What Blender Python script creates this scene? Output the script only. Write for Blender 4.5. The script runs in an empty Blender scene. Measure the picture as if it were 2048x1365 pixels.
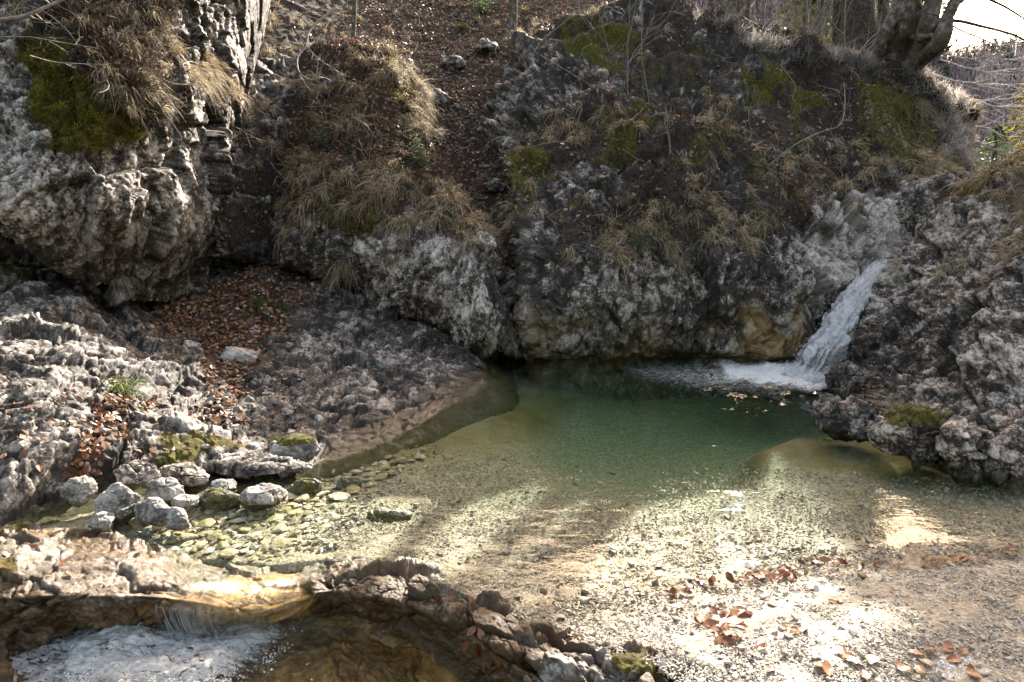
import bpy, math, random
import numpy as np

# ------------------------------------------------------------------ camera, sky, sun, exposure
scene = bpy.context.scene
CAM_H, PITCH = 1.70, math.radians(10.0)
F = 24.0 / 36.0                                   # focal length in frame widths
cam_data = bpy.data.cameras.new("camera")
cam_data.lens, cam_data.sensor_width = 24.0, 36.0
cam_data.clip_start, cam_data.clip_end = 0.05, 5000.0
cam = bpy.data.objects.new("camera", cam_data)
cam.location = (0, 0, CAM_H)
cam.rotation_euler = (math.radians(90) - PITCH, 0, 0)
scene.collection.objects.link(cam)
scene.camera = cam

SUN_EL, SUN_AZ = math.radians(31.0), math.radians(20.0)      # azimuth: to the right of straight ahead
world = bpy.data.worlds.new("World"); scene.world = world; world.use_nodes = True
wn = world.node_tree; bg = wn.nodes["Background"]
sky = wn.nodes.new("ShaderNodeTexSky"); sky.sky_type = 'NISHITA'; sky.sun_disc = False
sky.sun_elevation = SUN_EL; sky.sun_rotation = SUN_AZ
sky.air_density = 1.0; sky.dust_density = 4.5; sky.ozone_density = .6
wb = wn.nodes.new('ShaderNodeMixRGB'); wb.blend_type = 'MULTIPLY'; wb.inputs['Fac'].default_value = 1.0; wb.inputs['Color2'].default_value = (1.18, 1.0, .80, 1)   # the camera's warm white balance
wn.links.new(sky.outputs[0], wb.inputs['Color1']); wn.links.new(wb.outputs[0], bg.inputs[0]); bg.inputs[1].default_value = 0.11
sun_d = bpy.data.lights.new("sun", 'SUN'); sun_d.energy = 4.1; sun_d.angle = math.radians(0.53)
sun_d.color = (1.0, 0.93, 0.82)
sun = bpy.data.objects.new("sun", sun_d); scene.collection.objects.link(sun)
SUN_DIR = np.array([math.sin(SUN_AZ) * math.cos(SUN_EL), math.cos(SUN_AZ) * math.cos(SUN_EL), math.sin(SUN_EL)])
from mathutils import Vector
sun.rotation_euler = Vector(SUN_DIR).to_track_quat('Z', 'Y').to_euler()
scene.view_settings.view_transform = 'Standard'; scene.view_settings.look = 'None'
scene.view_settings.gamma = 1.0; scene.view_settings.use_curve_mapping = False
scene.view_settings.exposure = 2.2
scene.render.engine = 'CYCLES'
cy = scene.cycles
cy.max_bounces = 7; cy.diffuse_bounces = 2; cy.glossy_bounces = 3; cy.transparent_max_bounces = 24
cy.transmission_bounces = 4; cy.volume_bounces = 0; cy.caustics_reflective = False; cy.caustics_refractive = False
cy.sample_clamp_indirect = 6.0; cy.use_denoising = True

RS = np.random.RandomState(7)
rnd = random.Random(5)

# ------------------------------------------------------------------ rays: a pixel of the 2048 x 1365 photograph to a place
cp, sp = math.cos(PITCH), math.sin(PITCH)
def ray(px, py):
    cx = (np.asarray(px, float) - 1024) / 1365.33; cyy = (682.5 - np.asarray(py, float)) / 1365.33
    return np.stack([cx, cyy * sp + cp, cyy * cp - sp], -1)
def at(px, py, Y=None, z=None):
    d = ray(px, py)
    t = (np.asarray(Y, float) / d[..., 1]) if Y is not None else (np.asarray(z, float) - CAM_H) / d[..., 2]
    return d * t[..., None] + np.array([0, 0, CAM_H])
def atz(px, Y, z):                                 # column px, distance Y, height z
    depth = Y * cp - (z - CAM_H) * sp
    return np.array([(px - 1024) / 1365.33 * depth, Y, z])
def proj(P):
    q = P - np.array([0, 0, CAM_H]); dep = np.maximum(q[..., 1] * cp - q[..., 2] * sp, 0.05)
    up = q[..., 1] * sp + q[..., 2] * cp
    return 1024 + 1365.33 * q[..., 0] / dep, 682.5 - 1365.33 * up / dep, dep

# ------------------------------------------------------------------ noise
def h3(ix, iy, iz, s=0):
    h = (ix.astype(np.int64) * 374761393 + iy.astype(np.int64) * 668265263 + iz.astype(np.int64) * 2147483647 + s * 974634777) & 0xFFFFFFFF
    h = ((h ^ (h >> 13)) * 1274126177) & 0xFFFFFFFF
    h = ((h ^ (h >> 16)) * 2246822519) & 0xFFFFFFFF
    return ((h ^ (h >> 15)) & 0xFFFFFF).astype(np.float32) / 16777215.0
def vn(P, s=0):                                    # value noise -1..1
    i = np.floor(P).astype(np.int64); f = (P - i).astype(np.float32); u = f * f * f * (f * (f * 6 - 15) + 10)
    x, y, z = i[..., 0], i[..., 1], i[..., 2]; ux, uy, uz = u[..., 0], u[..., 1], u[..., 2]
    def L(a, b, t): return a + (b - a) * t
    c = [[L(h3(x, y + b, z + d, s), h3(x + 1, y + b, z + d, s), ux) for b in (0, 1)] for d in (0, 1)]
    return (L(L(c[0][0], c[0][1], uy), L(c[1][0], c[1][1], uy), uz)) * 2 - 1
def fbm(P, octs=4, s=0, gain=.5):
    a, t, r = 1.0, 0.0, 0.0
    for k in range(octs):
        r = r + a * vn(P * (2.03 ** k) + 17.3 * k, s + k); t += a; a *= gain
    return r / t * 1.6
def ridged(P, octs=4, s=0):
    a, t, r = 1.0, 0.0, 0.0
    for k in range(octs):
        r = r + a * (1 - 2 * np.abs(vn(P * (2.1 ** k) + 11.1 * k, s + k))); t += a; a *= .55
    return r / t
def worley(P, s=0):                                # F1, F2, cell random, facet tilt
    i = np.floor(P).astype(np.int64); n = P.shape[0]
    F1 = np.full(n, 9., np.float32); F2 = F1.copy(); cid = np.zeros(n, np.float32); tilt = np.zeros(n, np.float32)
    for dx in (-1, 0, 1):
        for dy in (-1, 0, 1):
            for dz in (-1, 0, 1):
                x, y, z = i[:, 0] + dx, i[:, 1] + dy, i[:, 2] + dz
                r1, r2, r3 = h3(x, y, z, s), h3(x, y, z, s + 1), h3(x, y, z, s + 2)
                vx, vy, vz = (P[:, 0] - x - r1).astype(np.float32), (P[:, 1] - y - r2).astype(np.float32), (P[:, 2] - z - r3).astype(np.float32)
                d = np.sqrt(vx * vx + vy * vy + vz * vz); m = d < F1
                F2 = np.where(m, F1, np.minimum(F2, d)); F1 = np.where(m, d, F1)
                cid = np.where(m, (r1 * 7.13 + r2 * 3.7) % 1.0, cid)
                tilt = np.where(m, vx * (r2 * 2 - 1) + vy * (r3 * 2 - 1) + vz * (r1 * 2 - 1), tilt)
    return F1, F2, cid, tilt
def sstep(a, b, x):
    t = np.clip((x - a) / (b - a), 0, 1); return t * t * (3 - 2 * t)
def poly(px, py, pts, soft=25.0):                  # soft membership of a pixel polygon (1 inside)
    pts = np.asarray(pts, float); n = len(pts); inside = np.zeros(px.shape, bool); dmin = np.full(px.shape, 1e9)
    for k in range(n):
        a, b = pts[k], pts[(k + 1) % n]
        c = ((a[1] > py) != (b[1] > py)) & (px < (b[0] - a[0]) * (py - a[1]) / (b[1] - a[1] + 1e-9) + a[0]); inside ^= c
        e = b - a; t = np.clip(((px - a[0]) * e[0] + (py - a[1]) * e[1]) / (e @ e + 1e-9), 0, 1)
        dmin = np.minimum(dmin, (px - a[0] - t * e[0]) ** 2 + (py - a[1] - t * e[1]) ** 2)
    d = np.sqrt(dmin) * np.where(inside, 1, -1)
    return sstep(-soft, soft, d)

# ------------------------------------------------------------------ meshes
def tag(o, label=None, cat=None, group=None, kind=None):
    if label: o['label'] = label
    if cat: o['category'] = cat
    if group: o['group'] = group
    if kind: o['kind'] = kind
    return o
def make_mesh(name, V, faces, attrs=None, smooth=True, mats=None, midx=None):
    """faces: (n,3) or (n,4) index array, or a list of such arrays."""
    me = bpy.data.meshes.new(name); V = np.ascontiguousarray(V, np.float32)
    if not isinstance(faces, list): faces = [faces]
    faces = [np.asarray(f, np.int32) for f in faces if len(f)]
    me.vertices.add(len(V)); me.vertices.foreach_set('co', V.ravel())
    loops = np.concatenate([f.ravel() for f in faces]); sizes = np.concatenate([np.full(len(f), f.shape[1], np.int32) for f in faces])
    me.loops.add(len(loops)); me.loops.foreach_set('vertex_index', loops)
    me.polygons.add(len(sizes)); me.polygons.foreach_set('loop_start', np.concatenate([[0], np.cumsum(sizes)[:-1]]).astype(np.int32))
    me.polygons.foreach_set('use_smooth', np.full(len(sizes), smooth, bool))
    if midx is not None: me.polygons.foreach_set('material_index', np.asarray(midx, np.int32))
    me.update(calc_edges=True)
    for k, v in (attrs or {}).items():
        a = me.attributes.new(k, 'FLOAT', 'POINT'); a.data.foreach_set('value', np.ascontiguousarray(v, np.float32))
    for m in (mats or []): me.materials.append(m)
    return me
def link(name, me, parent=None):
    o = bpy.data.objects.new(name, me); scene.collection.objects.link(o)
    if parent is not None: o.parent = parent
    return o
def empty(name, loc=(0, 0, 0)):
    o = bpy.data.objects.new(name, None); o.location = loc; o.empty_display_size = .05; scene.collection.objects.link(o); return o

def cr(P, n, closed=False):                        # Catmull-Rom along axis 0, n samples
    R = P.shape[0]; t = np.linspace(0, R - 1, n); k = np.clip(np.floor(t).astype(int), 0, R - 2); u = (t - k).reshape((-1,) + (1,) * (P.ndim - 1))
    p1, p2 = P[k], P[k + 1]
    p0 = np.where((k == 0).reshape(u.shape), 2 * p1 - p2, P[np.maximum(k - 1, 0)]); p3 = np.where((k == R - 2).reshape(u.shape), 2 * p2 - p1, P[np.minimum(k + 2, R - 1)])
    m1, m2 = (p2 - p0) * .5, (p3 - p1) * .5
    return (2 * u**3 - 3 * u**2 + 1) * p1 + (u**3 - 2 * u**2 + u) * m1 + (-2 * u**3 + 3 * u**2) * p2 + (u**3 - u**2) * m2
def gridn(G):                                      # normals of a grid of points
    a = np.gradient(G, axis=0); b = np.gradient(G, axis=1); n = np.cross(a, b); n /= (np.linalg.norm(n, axis=-1, keepdims=True) + 1e-9)
    return n
def gridfaces(R, C):
    i = np.arange(R * C).reshape(R, C); return np.stack([i[:-1, :-1], i[:-1, 1:], i[1:, 1:], i[1:, :-1]], -1).reshape(-1, 4)

def blur(A, r):                                    # box blur of a grid of vectors
    for ax in (0, 1):
        n = A.shape[ax]; pad = [(0, 0)] * 3; pad[ax] = (r + 1, r); c = np.cumsum(np.pad(A, pad, mode='edge'), axis=ax)
        A = (np.take(c, np.arange(2 * r + 1, 2 * r + 1 + n), ax) - np.take(c, np.arange(n), ax)) / (2 * r + 1)
    return A

def rotm(ax, ay, az):
    ca, sa, cb, sb, cc, sc = math.cos(ax), math.sin(ax), math.cos(ay), math.sin(ay), math.cos(az), math.sin(az)
    return np.array([[1, 0, 0], [0, ca, -sa], [0, sa, ca]]) @ np.array([[cb, 0, sb], [0, 1, 0], [-sb, 0, cb]]) @ np.array([[cc, -sc, 0], [sc, cc, 0], [0, 0, 1]])

def rockify(P, levels, R=None, stretch=(1, 1, 1), seed=0, warp=.25, fine=.012, crack=1.0, strata=None):
    """displacement along the normal of fractured limestone: levels = [(cell size, amplitude)...]. Returns d, tone of the facet."""
    Q = P @ (R if R is not None else np.eye(3)) * np.array(stretch)
    W = np.stack([fbm(Q * 1.3 + 5 * k, 3, seed + 31 * k) for k in range(3)], -1)
    W2 = np.stack([fbm(Q * 7 + 5 * k, 2, seed + 91 * k) for k in range(3)], -1)
    d = np.zeros(len(P), np.float32); tone = np.zeros(len(P), np.float32); ck = np.zeros(len(P), np.float32)
    for k, (c, a) in enumerate(levels):
        q = (Q + W * warp * min(c * 1.6, .5) + W2 * min(.035, c * .25)) / c
        F1, F2, cid, tilt = worley(q, seed + 13 * k)
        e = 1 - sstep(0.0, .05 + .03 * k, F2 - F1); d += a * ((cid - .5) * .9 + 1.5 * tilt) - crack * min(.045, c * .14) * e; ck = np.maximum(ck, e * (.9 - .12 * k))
        tone += (cid - .5) * (.9 if k else .5)
    if strata:                                     # saw-toothed bedding: (period, amplitude, direction)
        for per, am, dr in strata:
            t = (P @ (np.array(dr) / np.linalg.norm(dr))) / per + .9 * fbm(P * .9, 3, seed + 55) + .25 * fbm(P * 4, 2, seed + 56)
            f = t - np.floor(t); k_ = h3(np.floor(t), t * 0, t * 0, seed + 57); d += am * (.5 + k_) * (sstep(0, .12, f) * (1 - f * .9) - .4); tone += (k_ - .5) * .5
    d += fine * ridged(P * 9, 4, seed + 5) * 1.2 + fine * .6 * fbm(P * 40, 2, seed + 9)
    return d, np.clip(tone * .45 + .5, 0, 1), ck
# ------------------------------------------------------------------ materials
class NT:
    def __init__(s, name):
        s.m = bpy.data.materials.new(name); s.m.use_nodes = True; s.t = s.m.node_tree; s.t.nodes.clear()
        s.out = s.n('ShaderNodeOutputMaterial')
    def n(s, typ, **kw):
        nd = s.t.nodes.new(typ)
        for k, v in kw.items():
            if k.startswith('i_'):
                key = k[2:]; nd.inputs[int(key) if key.isdigit() else key].default_value = v
            else: setattr(nd, k, v)
        return nd
    def l(s, a, b): s.t.links.new(a, b)
    def attr(s, name): return s.n('ShaderNodeAttribute', attribute_name=name).outputs['Fac']
    def pos(s): return s.n('ShaderNodeNewGeometry').outputs['Position']
    def noise(s, scale, detail=4, rough=.6, vec=None, dist=0, dim='3D'):
        nd = s.n('ShaderNodeTexNoise'); nd.inputs['Scale'].default_value = scale; nd.inputs['Detail'].default_value = detail
        nd.inputs['Roughness'].default_value = rough; nd.inputs['Distortion'].default_value = dist
        s.l(vec if vec is not None else s.pos(), nd.inputs['Vector']); return nd.outputs['Fac']
    def voro(s, scale, out='Color', vec=None, feature='F1', rnd=1.0):
        nd = s.n('ShaderNodeTexVoronoi', feature=feature); nd.inputs['Scale'].default_value = scale; nd.inputs['Randomness'].default_value = rnd
        s.l(vec if vec is not None else s.pos(), nd.inputs['Vector']); return nd.outputs[out]
    def ramp(s, fac, stops, interp='LINEAR'):
        nd = s.n('ShaderNodeValToRGB'); e = nd.color_ramp.elements; nd.color_ramp.interpolation = interp
        while len(e) < len(stops): e.new(.5)
        for k, (p, c) in enumerate(stops): e[k].position = p; e[k].color = (*c, 1) if len(c) == 3 else c
        s.l(fac, nd.inputs['Fac']); return nd.outputs['Color']
    def math(s, op, a, b=None, c=None, clamp=False):
        nd = s.n('ShaderNodeMath', operation=op, use_clamp=clamp)
        for k, v in enumerate((a, b, c)):
            if v is None: continue
            if isinstance(v, (int, float)): nd.inputs[k].default_value = v
            else: s.l(v, nd.inputs[k])
        return nd.outputs[0]
    def mix(s, fac, a, b, mode='MIX'):
        nd = s.n('ShaderNodeMixRGB', blend_type=mode)
        for k, v in (('Fac', fac), ('Color1', a), ('Color2', b)):
            if isinstance(v, (int, float)): nd.inputs[k].default_value = v
            elif isinstance(v, tuple): nd.inputs[k].default_value = (*v, 1)
            else: s.l(v, nd.inputs[k])
        return nd.outputs[0]
    def bump(s, h, strength=.5, dist=.01, normal=None):
        nd = s.n('ShaderNodeBump'); nd.inputs['Strength'].default_value = strength; nd.inputs['Distance'].default_value = dist
        s.l(h, nd.inputs['Height'])
        if normal is not None: s.l(normal, nd.inputs['Normal'])
        return nd.outputs[0]
    def principled(s, color, rough=.8, normal=None, spec=.5):
        p = s.n('ShaderNodeBsdfPrincipled')
        for key, v in (('Base Color', color), ('Roughness', rough), ('Specular IOR Level', spec)):
            if isinstance(v, (int, float)): p.inputs[key].default_value = v
            elif isinstance(v, tuple): p.inputs[key].default_value = (*v, 1)
            else: s.l(v, p.inputs[key])
        if normal is not None: s.l(normal, p.inputs['Normal'])
        return p.outputs[0]
    def schlick(s, nrm=None):                      # the same reflectance from above and from below the surface
        g = s.n('ShaderNodeNewGeometry'); vm = s.n('ShaderNodeVectorMath', operation='DOT_PRODUCT'); s.l(g.outputs['Incoming'], vm.inputs[0])
        s.l(nrm if nrm is not None else g.outputs['Normal'], vm.inputs[1]); c = s.math('ABSOLUTE', vm.outputs['Value'])
        return s.math('ADD', .02, s.math('MULTIPLY', .98, s.math('POWER', s.math('SUBTRACT', 1, c, clamp=True), 5.0)))
    def surf(s, sh): s.l(sh, s.out.inputs['Surface']); return s.m
    def mixs(s, fac, a, b):
        nd = s.n('ShaderNodeMixShader')
        if isinstance(fac, (int, float)): nd.inputs[0].default_value = fac
        else: s.l(fac, nd.inputs[0])
        s.l(a, nd.inputs[1]); s.l(b, nd.inputs[2]); return nd.outputs[0]

def rock_material(name, dark, mid, pale, lichen=(.54, .44, .40), bias=0.0, alg=(.13, .10, .03), gm=2.0, gf=2.3, bs=.9):
    s = NT(name); p = s.pos()
    big = s.noise(1.3, 3, .6); med = s.noise(7, 6, .72); fine = s.noise(38, 6, .75)
    def dev(x, k): return s.math('MULTIPLY', s.math('SUBTRACT', x, .5), k)
    v = s.math('ADD', dev(med, gm), dev(fine, gf)); v = s.math('ADD', v, dev(s.attr('tone'), .55)); v = s.math('ADD', v, dev(big, 1.0))
    v = s.math('ADD', v, s.math('MULTIPLY', s.attr('pale'), .30)); v = s.math('ADD', v, .45 + bias)
    base = s.ramp(v, [(.12, dark), (.36, tuple(a * .6 + b * .4 for a, b in zip(dark, mid))), (.50, mid), (.66, tuple((a + b) / 2 for a, b in zip(mid, pale))), (.86, pale)])
    # thin dark seams and crustose lichen
    warp = s.mix(.12, p, s.n('ShaderNodeTexNoise', i_Scale=5.0).outputs['Color'])
    seam = s.voro(11, 'Distance', warp, 'DISTANCE_TO_EDGE'); seam = s.math('GREATER_THAN', s.math('ADD', seam, s.math('MULTIPLY', fine, .06)), .055)
    base = s.mix(s.math('MULTIPLY', s.math('SUBTRACT', 1, seam), .45), base, dark)
    lf = s.math('MULTIPLY', s.ramp(s.noise(9, 5, .7, dist=.4), [(.60, (0, 0, 0)), (.64, (1, 1, 1))]), s.ramp(s.noise(1.7, 2), [(.42, (0, 0, 0)), (.55, (1, 1, 1))]))
    base = s.mix(s.math('MULTIPLY', lf, .8), base, lichen)
    bl = s.ramp(s.noise(15, 5, .75, dist=.6), [(.56, (0, 0, 0)), (.62, (1, 1, 1))])
    base = s.mix(s.math('MULTIPLY', bl, .5), base, dark)
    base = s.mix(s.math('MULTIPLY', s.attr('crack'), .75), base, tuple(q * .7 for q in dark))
    soil = s.attr('soil'); sc = s.ramp(s.noise(30, 5, .7), [(.34, (.008, .0055, .0035)), (.54, (.028, .019, .012)), (.72, (.11, .08, .055))])
    base = s.mix(soil, base, sc)
    mc = s.ramp(s.noise(26, 5, .7), [(.3, (.020, .020, .003)), (.5, (.065, .060, .007)), (.72, (.17, .15, .018))])
    mo = s.ramp(s.math('ADD', s.attr('moss'), s.math('MULTIPLY', s.math('SUBTRACT', med, .5), .9)), [(.42, (0, 0, 0)), (.58, (1, 1, 1))])
    base = s.mix(mo, base, mc)
    base = s.mix(s.attr('amber'), base, s.ramp(s.noise(9, 6, .75), [(.3, (.12, .06, .015)), (.5, (.42, .24, .06)), (.7, (.72, .50, .20))]))
    wet = s.attr('wet')
    wc = s.mix(.75, base, s.mix(s.noise(3.5, 4, .6), alg, (.03, .022, .014)), 'MIX')
    wc = s.mix(.45, wc, base, 'MIX'); wc = s.mix(1.0, wc, (.62, .60, .55), 'MULTIPLY')
    base = s.mix(wet, base, wc)
    rough = s.math('SUBTRACT', s.math('ADD', .50, s.math('MULTIPLY', fine, .35)), s.math('MULTIPLY', wet, .36))
    rough = s.math('MAXIMUM', rough, s.math('MULTIPLY', s.math('MAXIMUM', mo, soil), .95))
    h = s.math('ADD', s.math('MULTIPLY', fine, .7), s.math('MULTIPLY', s.noise(110, 4, .7), .35))
    n = s.bump(h, bs, .018)
    return s.surf(s.principled(base, rough, n, .5))

M = {}
M['cliff'] = rock_material('limestone_brown', (.010, .0075, .005), (.13, .100, .075), (.62, .555, .49), bias=-.07, gm=2.6, gf=1.9, bs=.6)  # warm brown limestone of the cliffs and right-hand rock
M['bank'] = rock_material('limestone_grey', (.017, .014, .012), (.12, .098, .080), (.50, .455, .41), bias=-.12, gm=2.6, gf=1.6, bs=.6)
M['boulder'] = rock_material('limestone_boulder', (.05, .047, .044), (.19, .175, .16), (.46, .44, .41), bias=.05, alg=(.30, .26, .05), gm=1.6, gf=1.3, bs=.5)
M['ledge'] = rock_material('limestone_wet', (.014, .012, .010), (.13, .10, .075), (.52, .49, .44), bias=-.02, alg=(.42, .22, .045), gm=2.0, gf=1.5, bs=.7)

def simple_leafy(name, stops, rough=.7, trans=.35, spec=.3):
    s = NT(name); c = s.ramp(s.attr('rnd'), stops)
    p = s.principled(c, rough, None, spec); t = s.n('ShaderNodeBsdfTranslucent'); s.l(c, t.inputs['Color'])
    return s.surf(s.mixs(trans, p, t.outputs[0]))
M['straw'] = simple_leafy('dry_grass', [(0, (.05, .040, .024)), (.25, (.17, .130, .080)), (.6, (.42, .34, .22)), (.93, (.62, .53, .38)), (1, (.72, .63, .46))], .6, .4)
M['greengrass'] = simple_leafy('green_grass', [(0, (.03, .05, .012)), (.5, (.07, .11, .025)), (.85, (.16, .2, .05)), (1, (.4, .34, .18))], .5, .35)
M['moss'] = simple_leafy('moss_fronds', [(0, (.025, .024, .003)), (.5, (.12, .105, .010)), (1, (.38, .32, .03))], .8, .3)
M['heather'] = simple_leafy('heather_sprigs', [(0, (.012, .009, .006)), (.4, (.05, .034, .022)), (.72, (.15, .11, .075)), (1, (.46, .38, .30))], .65, .25)
M['greyshoots'] = simple_leafy('pale_sprigs', [(0, (.08, .07, .055)), (.5, (.30, .27, .22)), (1, (.62, .58, .52))], .55, .3)
M['leaf'] = simple_leafy('beech_leaf_litter', [(0, (.04, .020, .012)), (.35, (.13, .058, .030)), (.7, (.26, .125, .065)), (.9, (.42, .27, .17)), (1, (.62, .52, .42))], .45, .22, .5)
M['rimlight'] = simple_leafy('heather_backlight_tint', [(0, (.14, .12, .10)), (.5, (.42, .39, .36)), (1, (.80, .77, .74))], .5, .6)  # heather's backlight put into a bright, translucent colour
M['greenleaf'] = simple_leafy('green_leaves', [(0, (.03, .06, .02)), (.5, (.08, .13, .05)), (1, (.18, .24, .09))], .5, .35)
def wetleaf():
    s = NT('wet_beech_leaf'); oi = s.n('ShaderNodeObjectInfo').outputs['Random']
    c = s.ramp(oi, [(0, (.10, .03, .012)), (.4, (.22, .075, .022)), (.75, (.34, .14, .05)), (1, (.36, .22, .12))])
    c = s.mix(s.math('MULTIPLY', s.noise(60, 3), .5), c, (.08, .03, .014))
    p = s.principled(c, .35, s.bump(s.noise(90, 3), .4, .004), .5); t = s.n('ShaderNodeBsdfTranslucent'); s.l(c, t.inputs['Color'])
    return s.surf(s.mixs(.2, p, t.outputs[0]))
M['wetleaf'] = wetleaf()
def bark(name, dark, mid, pale, moss=.3):
    s = NT(name); a = s.noise(9, 5, .7); b = s.noise(2.2, 3, .6, dist=.5)
    c = s.ramp(a, [(.3, dark), (.5, mid), (.68, pale)]); m = s.ramp(b, [(.52, (0, 0, 0)), (.6, (1, 1, 1))])
    c = s.mix(s.math('MULTIPLY', m, moss), c, (.05, .055, .012))
    return s.surf(s.principled(c, .75, s.bump(s.noise(30, 5, .7), .8, .02), .3))
M['bark'] = bark('beech_bark', (.035, .026, .019), (.12, .092, .07), (.34, .30, .26), .6)
M['barkspruce'] = bark('spruce_bark', (.02, .014, .010), (.07, .05, .036), (.16, .125, .10), .15)
M['twig'] = bark('pale_twig', (.10, .08, .065), (.22, .19, .16), (.42, .38, .33), 0)
M['twigdark'] = bark('dark_twig', (.025, .02, .016), (.07, .055, .045), (.16, .13, .11), .1)

def gravel_mat(name='gravel_stone'):
    s = NT(name); r = s.attr('rnd')
    c = s.ramp(r, [(0, (.11, .095, .08)), (.2, (.28, .25, .21)), (.6, (.41, .37, .315)), (.92, (.55, .51, .45)), (1, (.72, .69, .64))])
    c = s.mix(s.math('MULTIPLY', s.noise(60, 4), .4), c, (.30, .265, .21))
    al = s.attr('alg'); c = s.mix(al, c, s.mix(s.noise(14, 4), (.13, .105, .015), (.34, .29, .055)))
    c = s.mix(s.attr('wet'), c, s.mix(1.0, c, (.72, .68, .60), 'MULTIPLY'))
    return s.surf(s.principled(c, .6, s.bump(s.noise(150, 3), .4, .004), .4))
M['gravel'] = gravel_mat()
def cobble_mat():
    s = NT('cobble'); r = s.n('ShaderNodeObjectInfo').outputs['Random']
    c = s.ramp(r, [(0, (.16, .125, .07)), (.3, (.30, .25, .16)), (.6, (.44, .38, .28)), (.85, (.52, .48, .40)), (1, (.30, .29, .27))])
    c = s.mix(s.ramp(s.noise(24, 5, .7), [(.42, (0, 0, 0)), (.62, (1, 1, 1))]), c, (.20, .155, .06)); n3 = s.noise(40, 4, .7)
    al = s.attr('alg'); c = s.mix(s.math('MULTIPLY', al, n3), c, s.mix(n3, (.12, .10, .01), (.36, .31, .04)))
    return s.surf(s.principled(c, .6, s.bump(s.noise(70, 4), .6, .01), .4))
M['cobble'] = cobble_mat()
def bed_mat():
    s = NT('gravel_bed'); v = s.voro(55, 'Color'); bw = s.n('ShaderNodeRGBToBW'); s.l(v, bw.inputs[0])
    ed = s.voro(55, 'Distance', None, 'DISTANCE_TO_EDGE')
    c = s.ramp(bw.outputs[0], [(.1, (.18, .155, .12)), (.5, (.34, .30, .24)), (.9, (.50, .46, .39))])
    c = s.mix(s.math('MULTIPLY', s.math('LESS_THAN', ed, .06), .5), c, (.15, .13, .10))
    c = s.mix(s.ramp(s.noise(2.2, 4, .6), [(.4, (0, 0, 0)), (.75, (.5, .5, .5))]), c, (.30, .26, .19))
    al = s.attr('alg'); c = s.mix(al, c, s.mix(s.noise(6, 5, .7), (.075, .06, .008), (.24, .19, .025)))
    c = s.mix(s.attr('wet'), c, s.mix(1.0, c, (.74, .70, .62), 'MULTIPLY'))
    return s.surf(s.principled(c, .7, s.bump(s.voro(55, 'Distance'), .6, .008), .3))
M['bed'] = bed_mat()

def water_mat(name, absorb, dens, bumps=((14, .25, .01), (55, .12, .004)), tint=(.97, 1, .98), rough=.03, foam=True, foamcol=(.93, .95, .96), scatter=0, flow=None):
    s = NT(name); p = s.pos(); mp = s.n('ShaderNodeMapping'); mp.inputs['Scale'].default_value = (1, 1.7, 1) if not flow else flow[0]; mp.inputs['Rotation'].default_value = (0, 0, 0) if not flow else (0, 0, flow[1]); s.l(p, mp.inputs['Vector']); vec = mp.outputs[0]
    nrm = None
    for sc, st, di in bumps: nrm = s.bump(s.noise(sc, 3, .55, vec, .6), st, di, nrm)
    fr = s.schlick(nrm)
    tr = s.n('ShaderNodeBsdfTransparent'); tr.inputs[0].default_value = (*tint, 1)
    gl = s.n('ShaderNodeBsdfGlossy'); gl.inputs['Roughness'].default_value = rough
    if nrm is not None: s.l(nrm, gl.inputs['Normal'])
    sh = s.mixs(fr, tr.outputs[0], gl.outputs[0])
    if foam:
        f = s.attr('foam'); n1 = s.noise(24, 6, .75, vec, 1.2); n2 = s.noise(7, 4, .6, vec, 2.0)
        lace = s.math('ABSOLUTE', s.math('SUBTRACT', s.math('ADD', s.math('MULTIPLY', n1, .6), s.math('MULTIPLY', n2, .4)), .5))
        lace = s.math('SUBTRACT', 1, s.math('MULTIPLY', lace, 7.0))
        v = s.math('ADD', s.math('MULTIPLY', lace, .50), s.math('MULTIPLY', s.math('SUBTRACT', n1, .5), 1.5))
        v = s.math('ADD', v, s.math('SUBTRACT', s.math('MULTIPLY', f, 1.35), .72))
        fm = s.math('MULTIPLY', s.ramp(v, [(.25, (0, 0, 0)), (.75, (1, 1, 1))]), s.math('GREATER_THAN', f, .01))
        df = s.principled(foamcol, .45, s.bump(n1, 1, .03), .5)
        sh = s.mixs(fm, sh, df)
    if dens > 0:
        ab = s.n('ShaderNodeVolumeAbsorption'); ab.inputs['Color'].default_value = (*absorb, 1); ab.inputs['Density'].default_value = dens
        vol = ab.outputs[0]
        if scatter:
            sc_ = s.n('ShaderNodeVolumeScatter'); sc_.inputs['Color'].default_value = (.55, .74, .40, 1); sc_.inputs['Density'].default_value = scatter; sc_.inputs['Anisotropy'].default_value = .0
            ad = s.n('ShaderNodeAddShader'); s.l(vol, ad.inputs[0]); s.l(sc_.outputs[0], ad.inputs[1]); vol = ad.outputs[0]
        s.l(vol, s.out.inputs['Volume'])
    return s.surf(sh)
M['pool'] = water_mat('pool_water', (.46, .88, .50), .42, bumps=((5, .22, .02), (16, .16, .008), (55, .08, .003)), scatter=0, rough=.012)
M['stream'] = water_mat('stream_water', (.6, .5, .3), 0, ((9, .8, .05), (38, .8, .025)), (.96, .93, .85), .06, True, (.88, .88, .86), flow=((.55, 1.9, 1), -.55))
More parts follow.
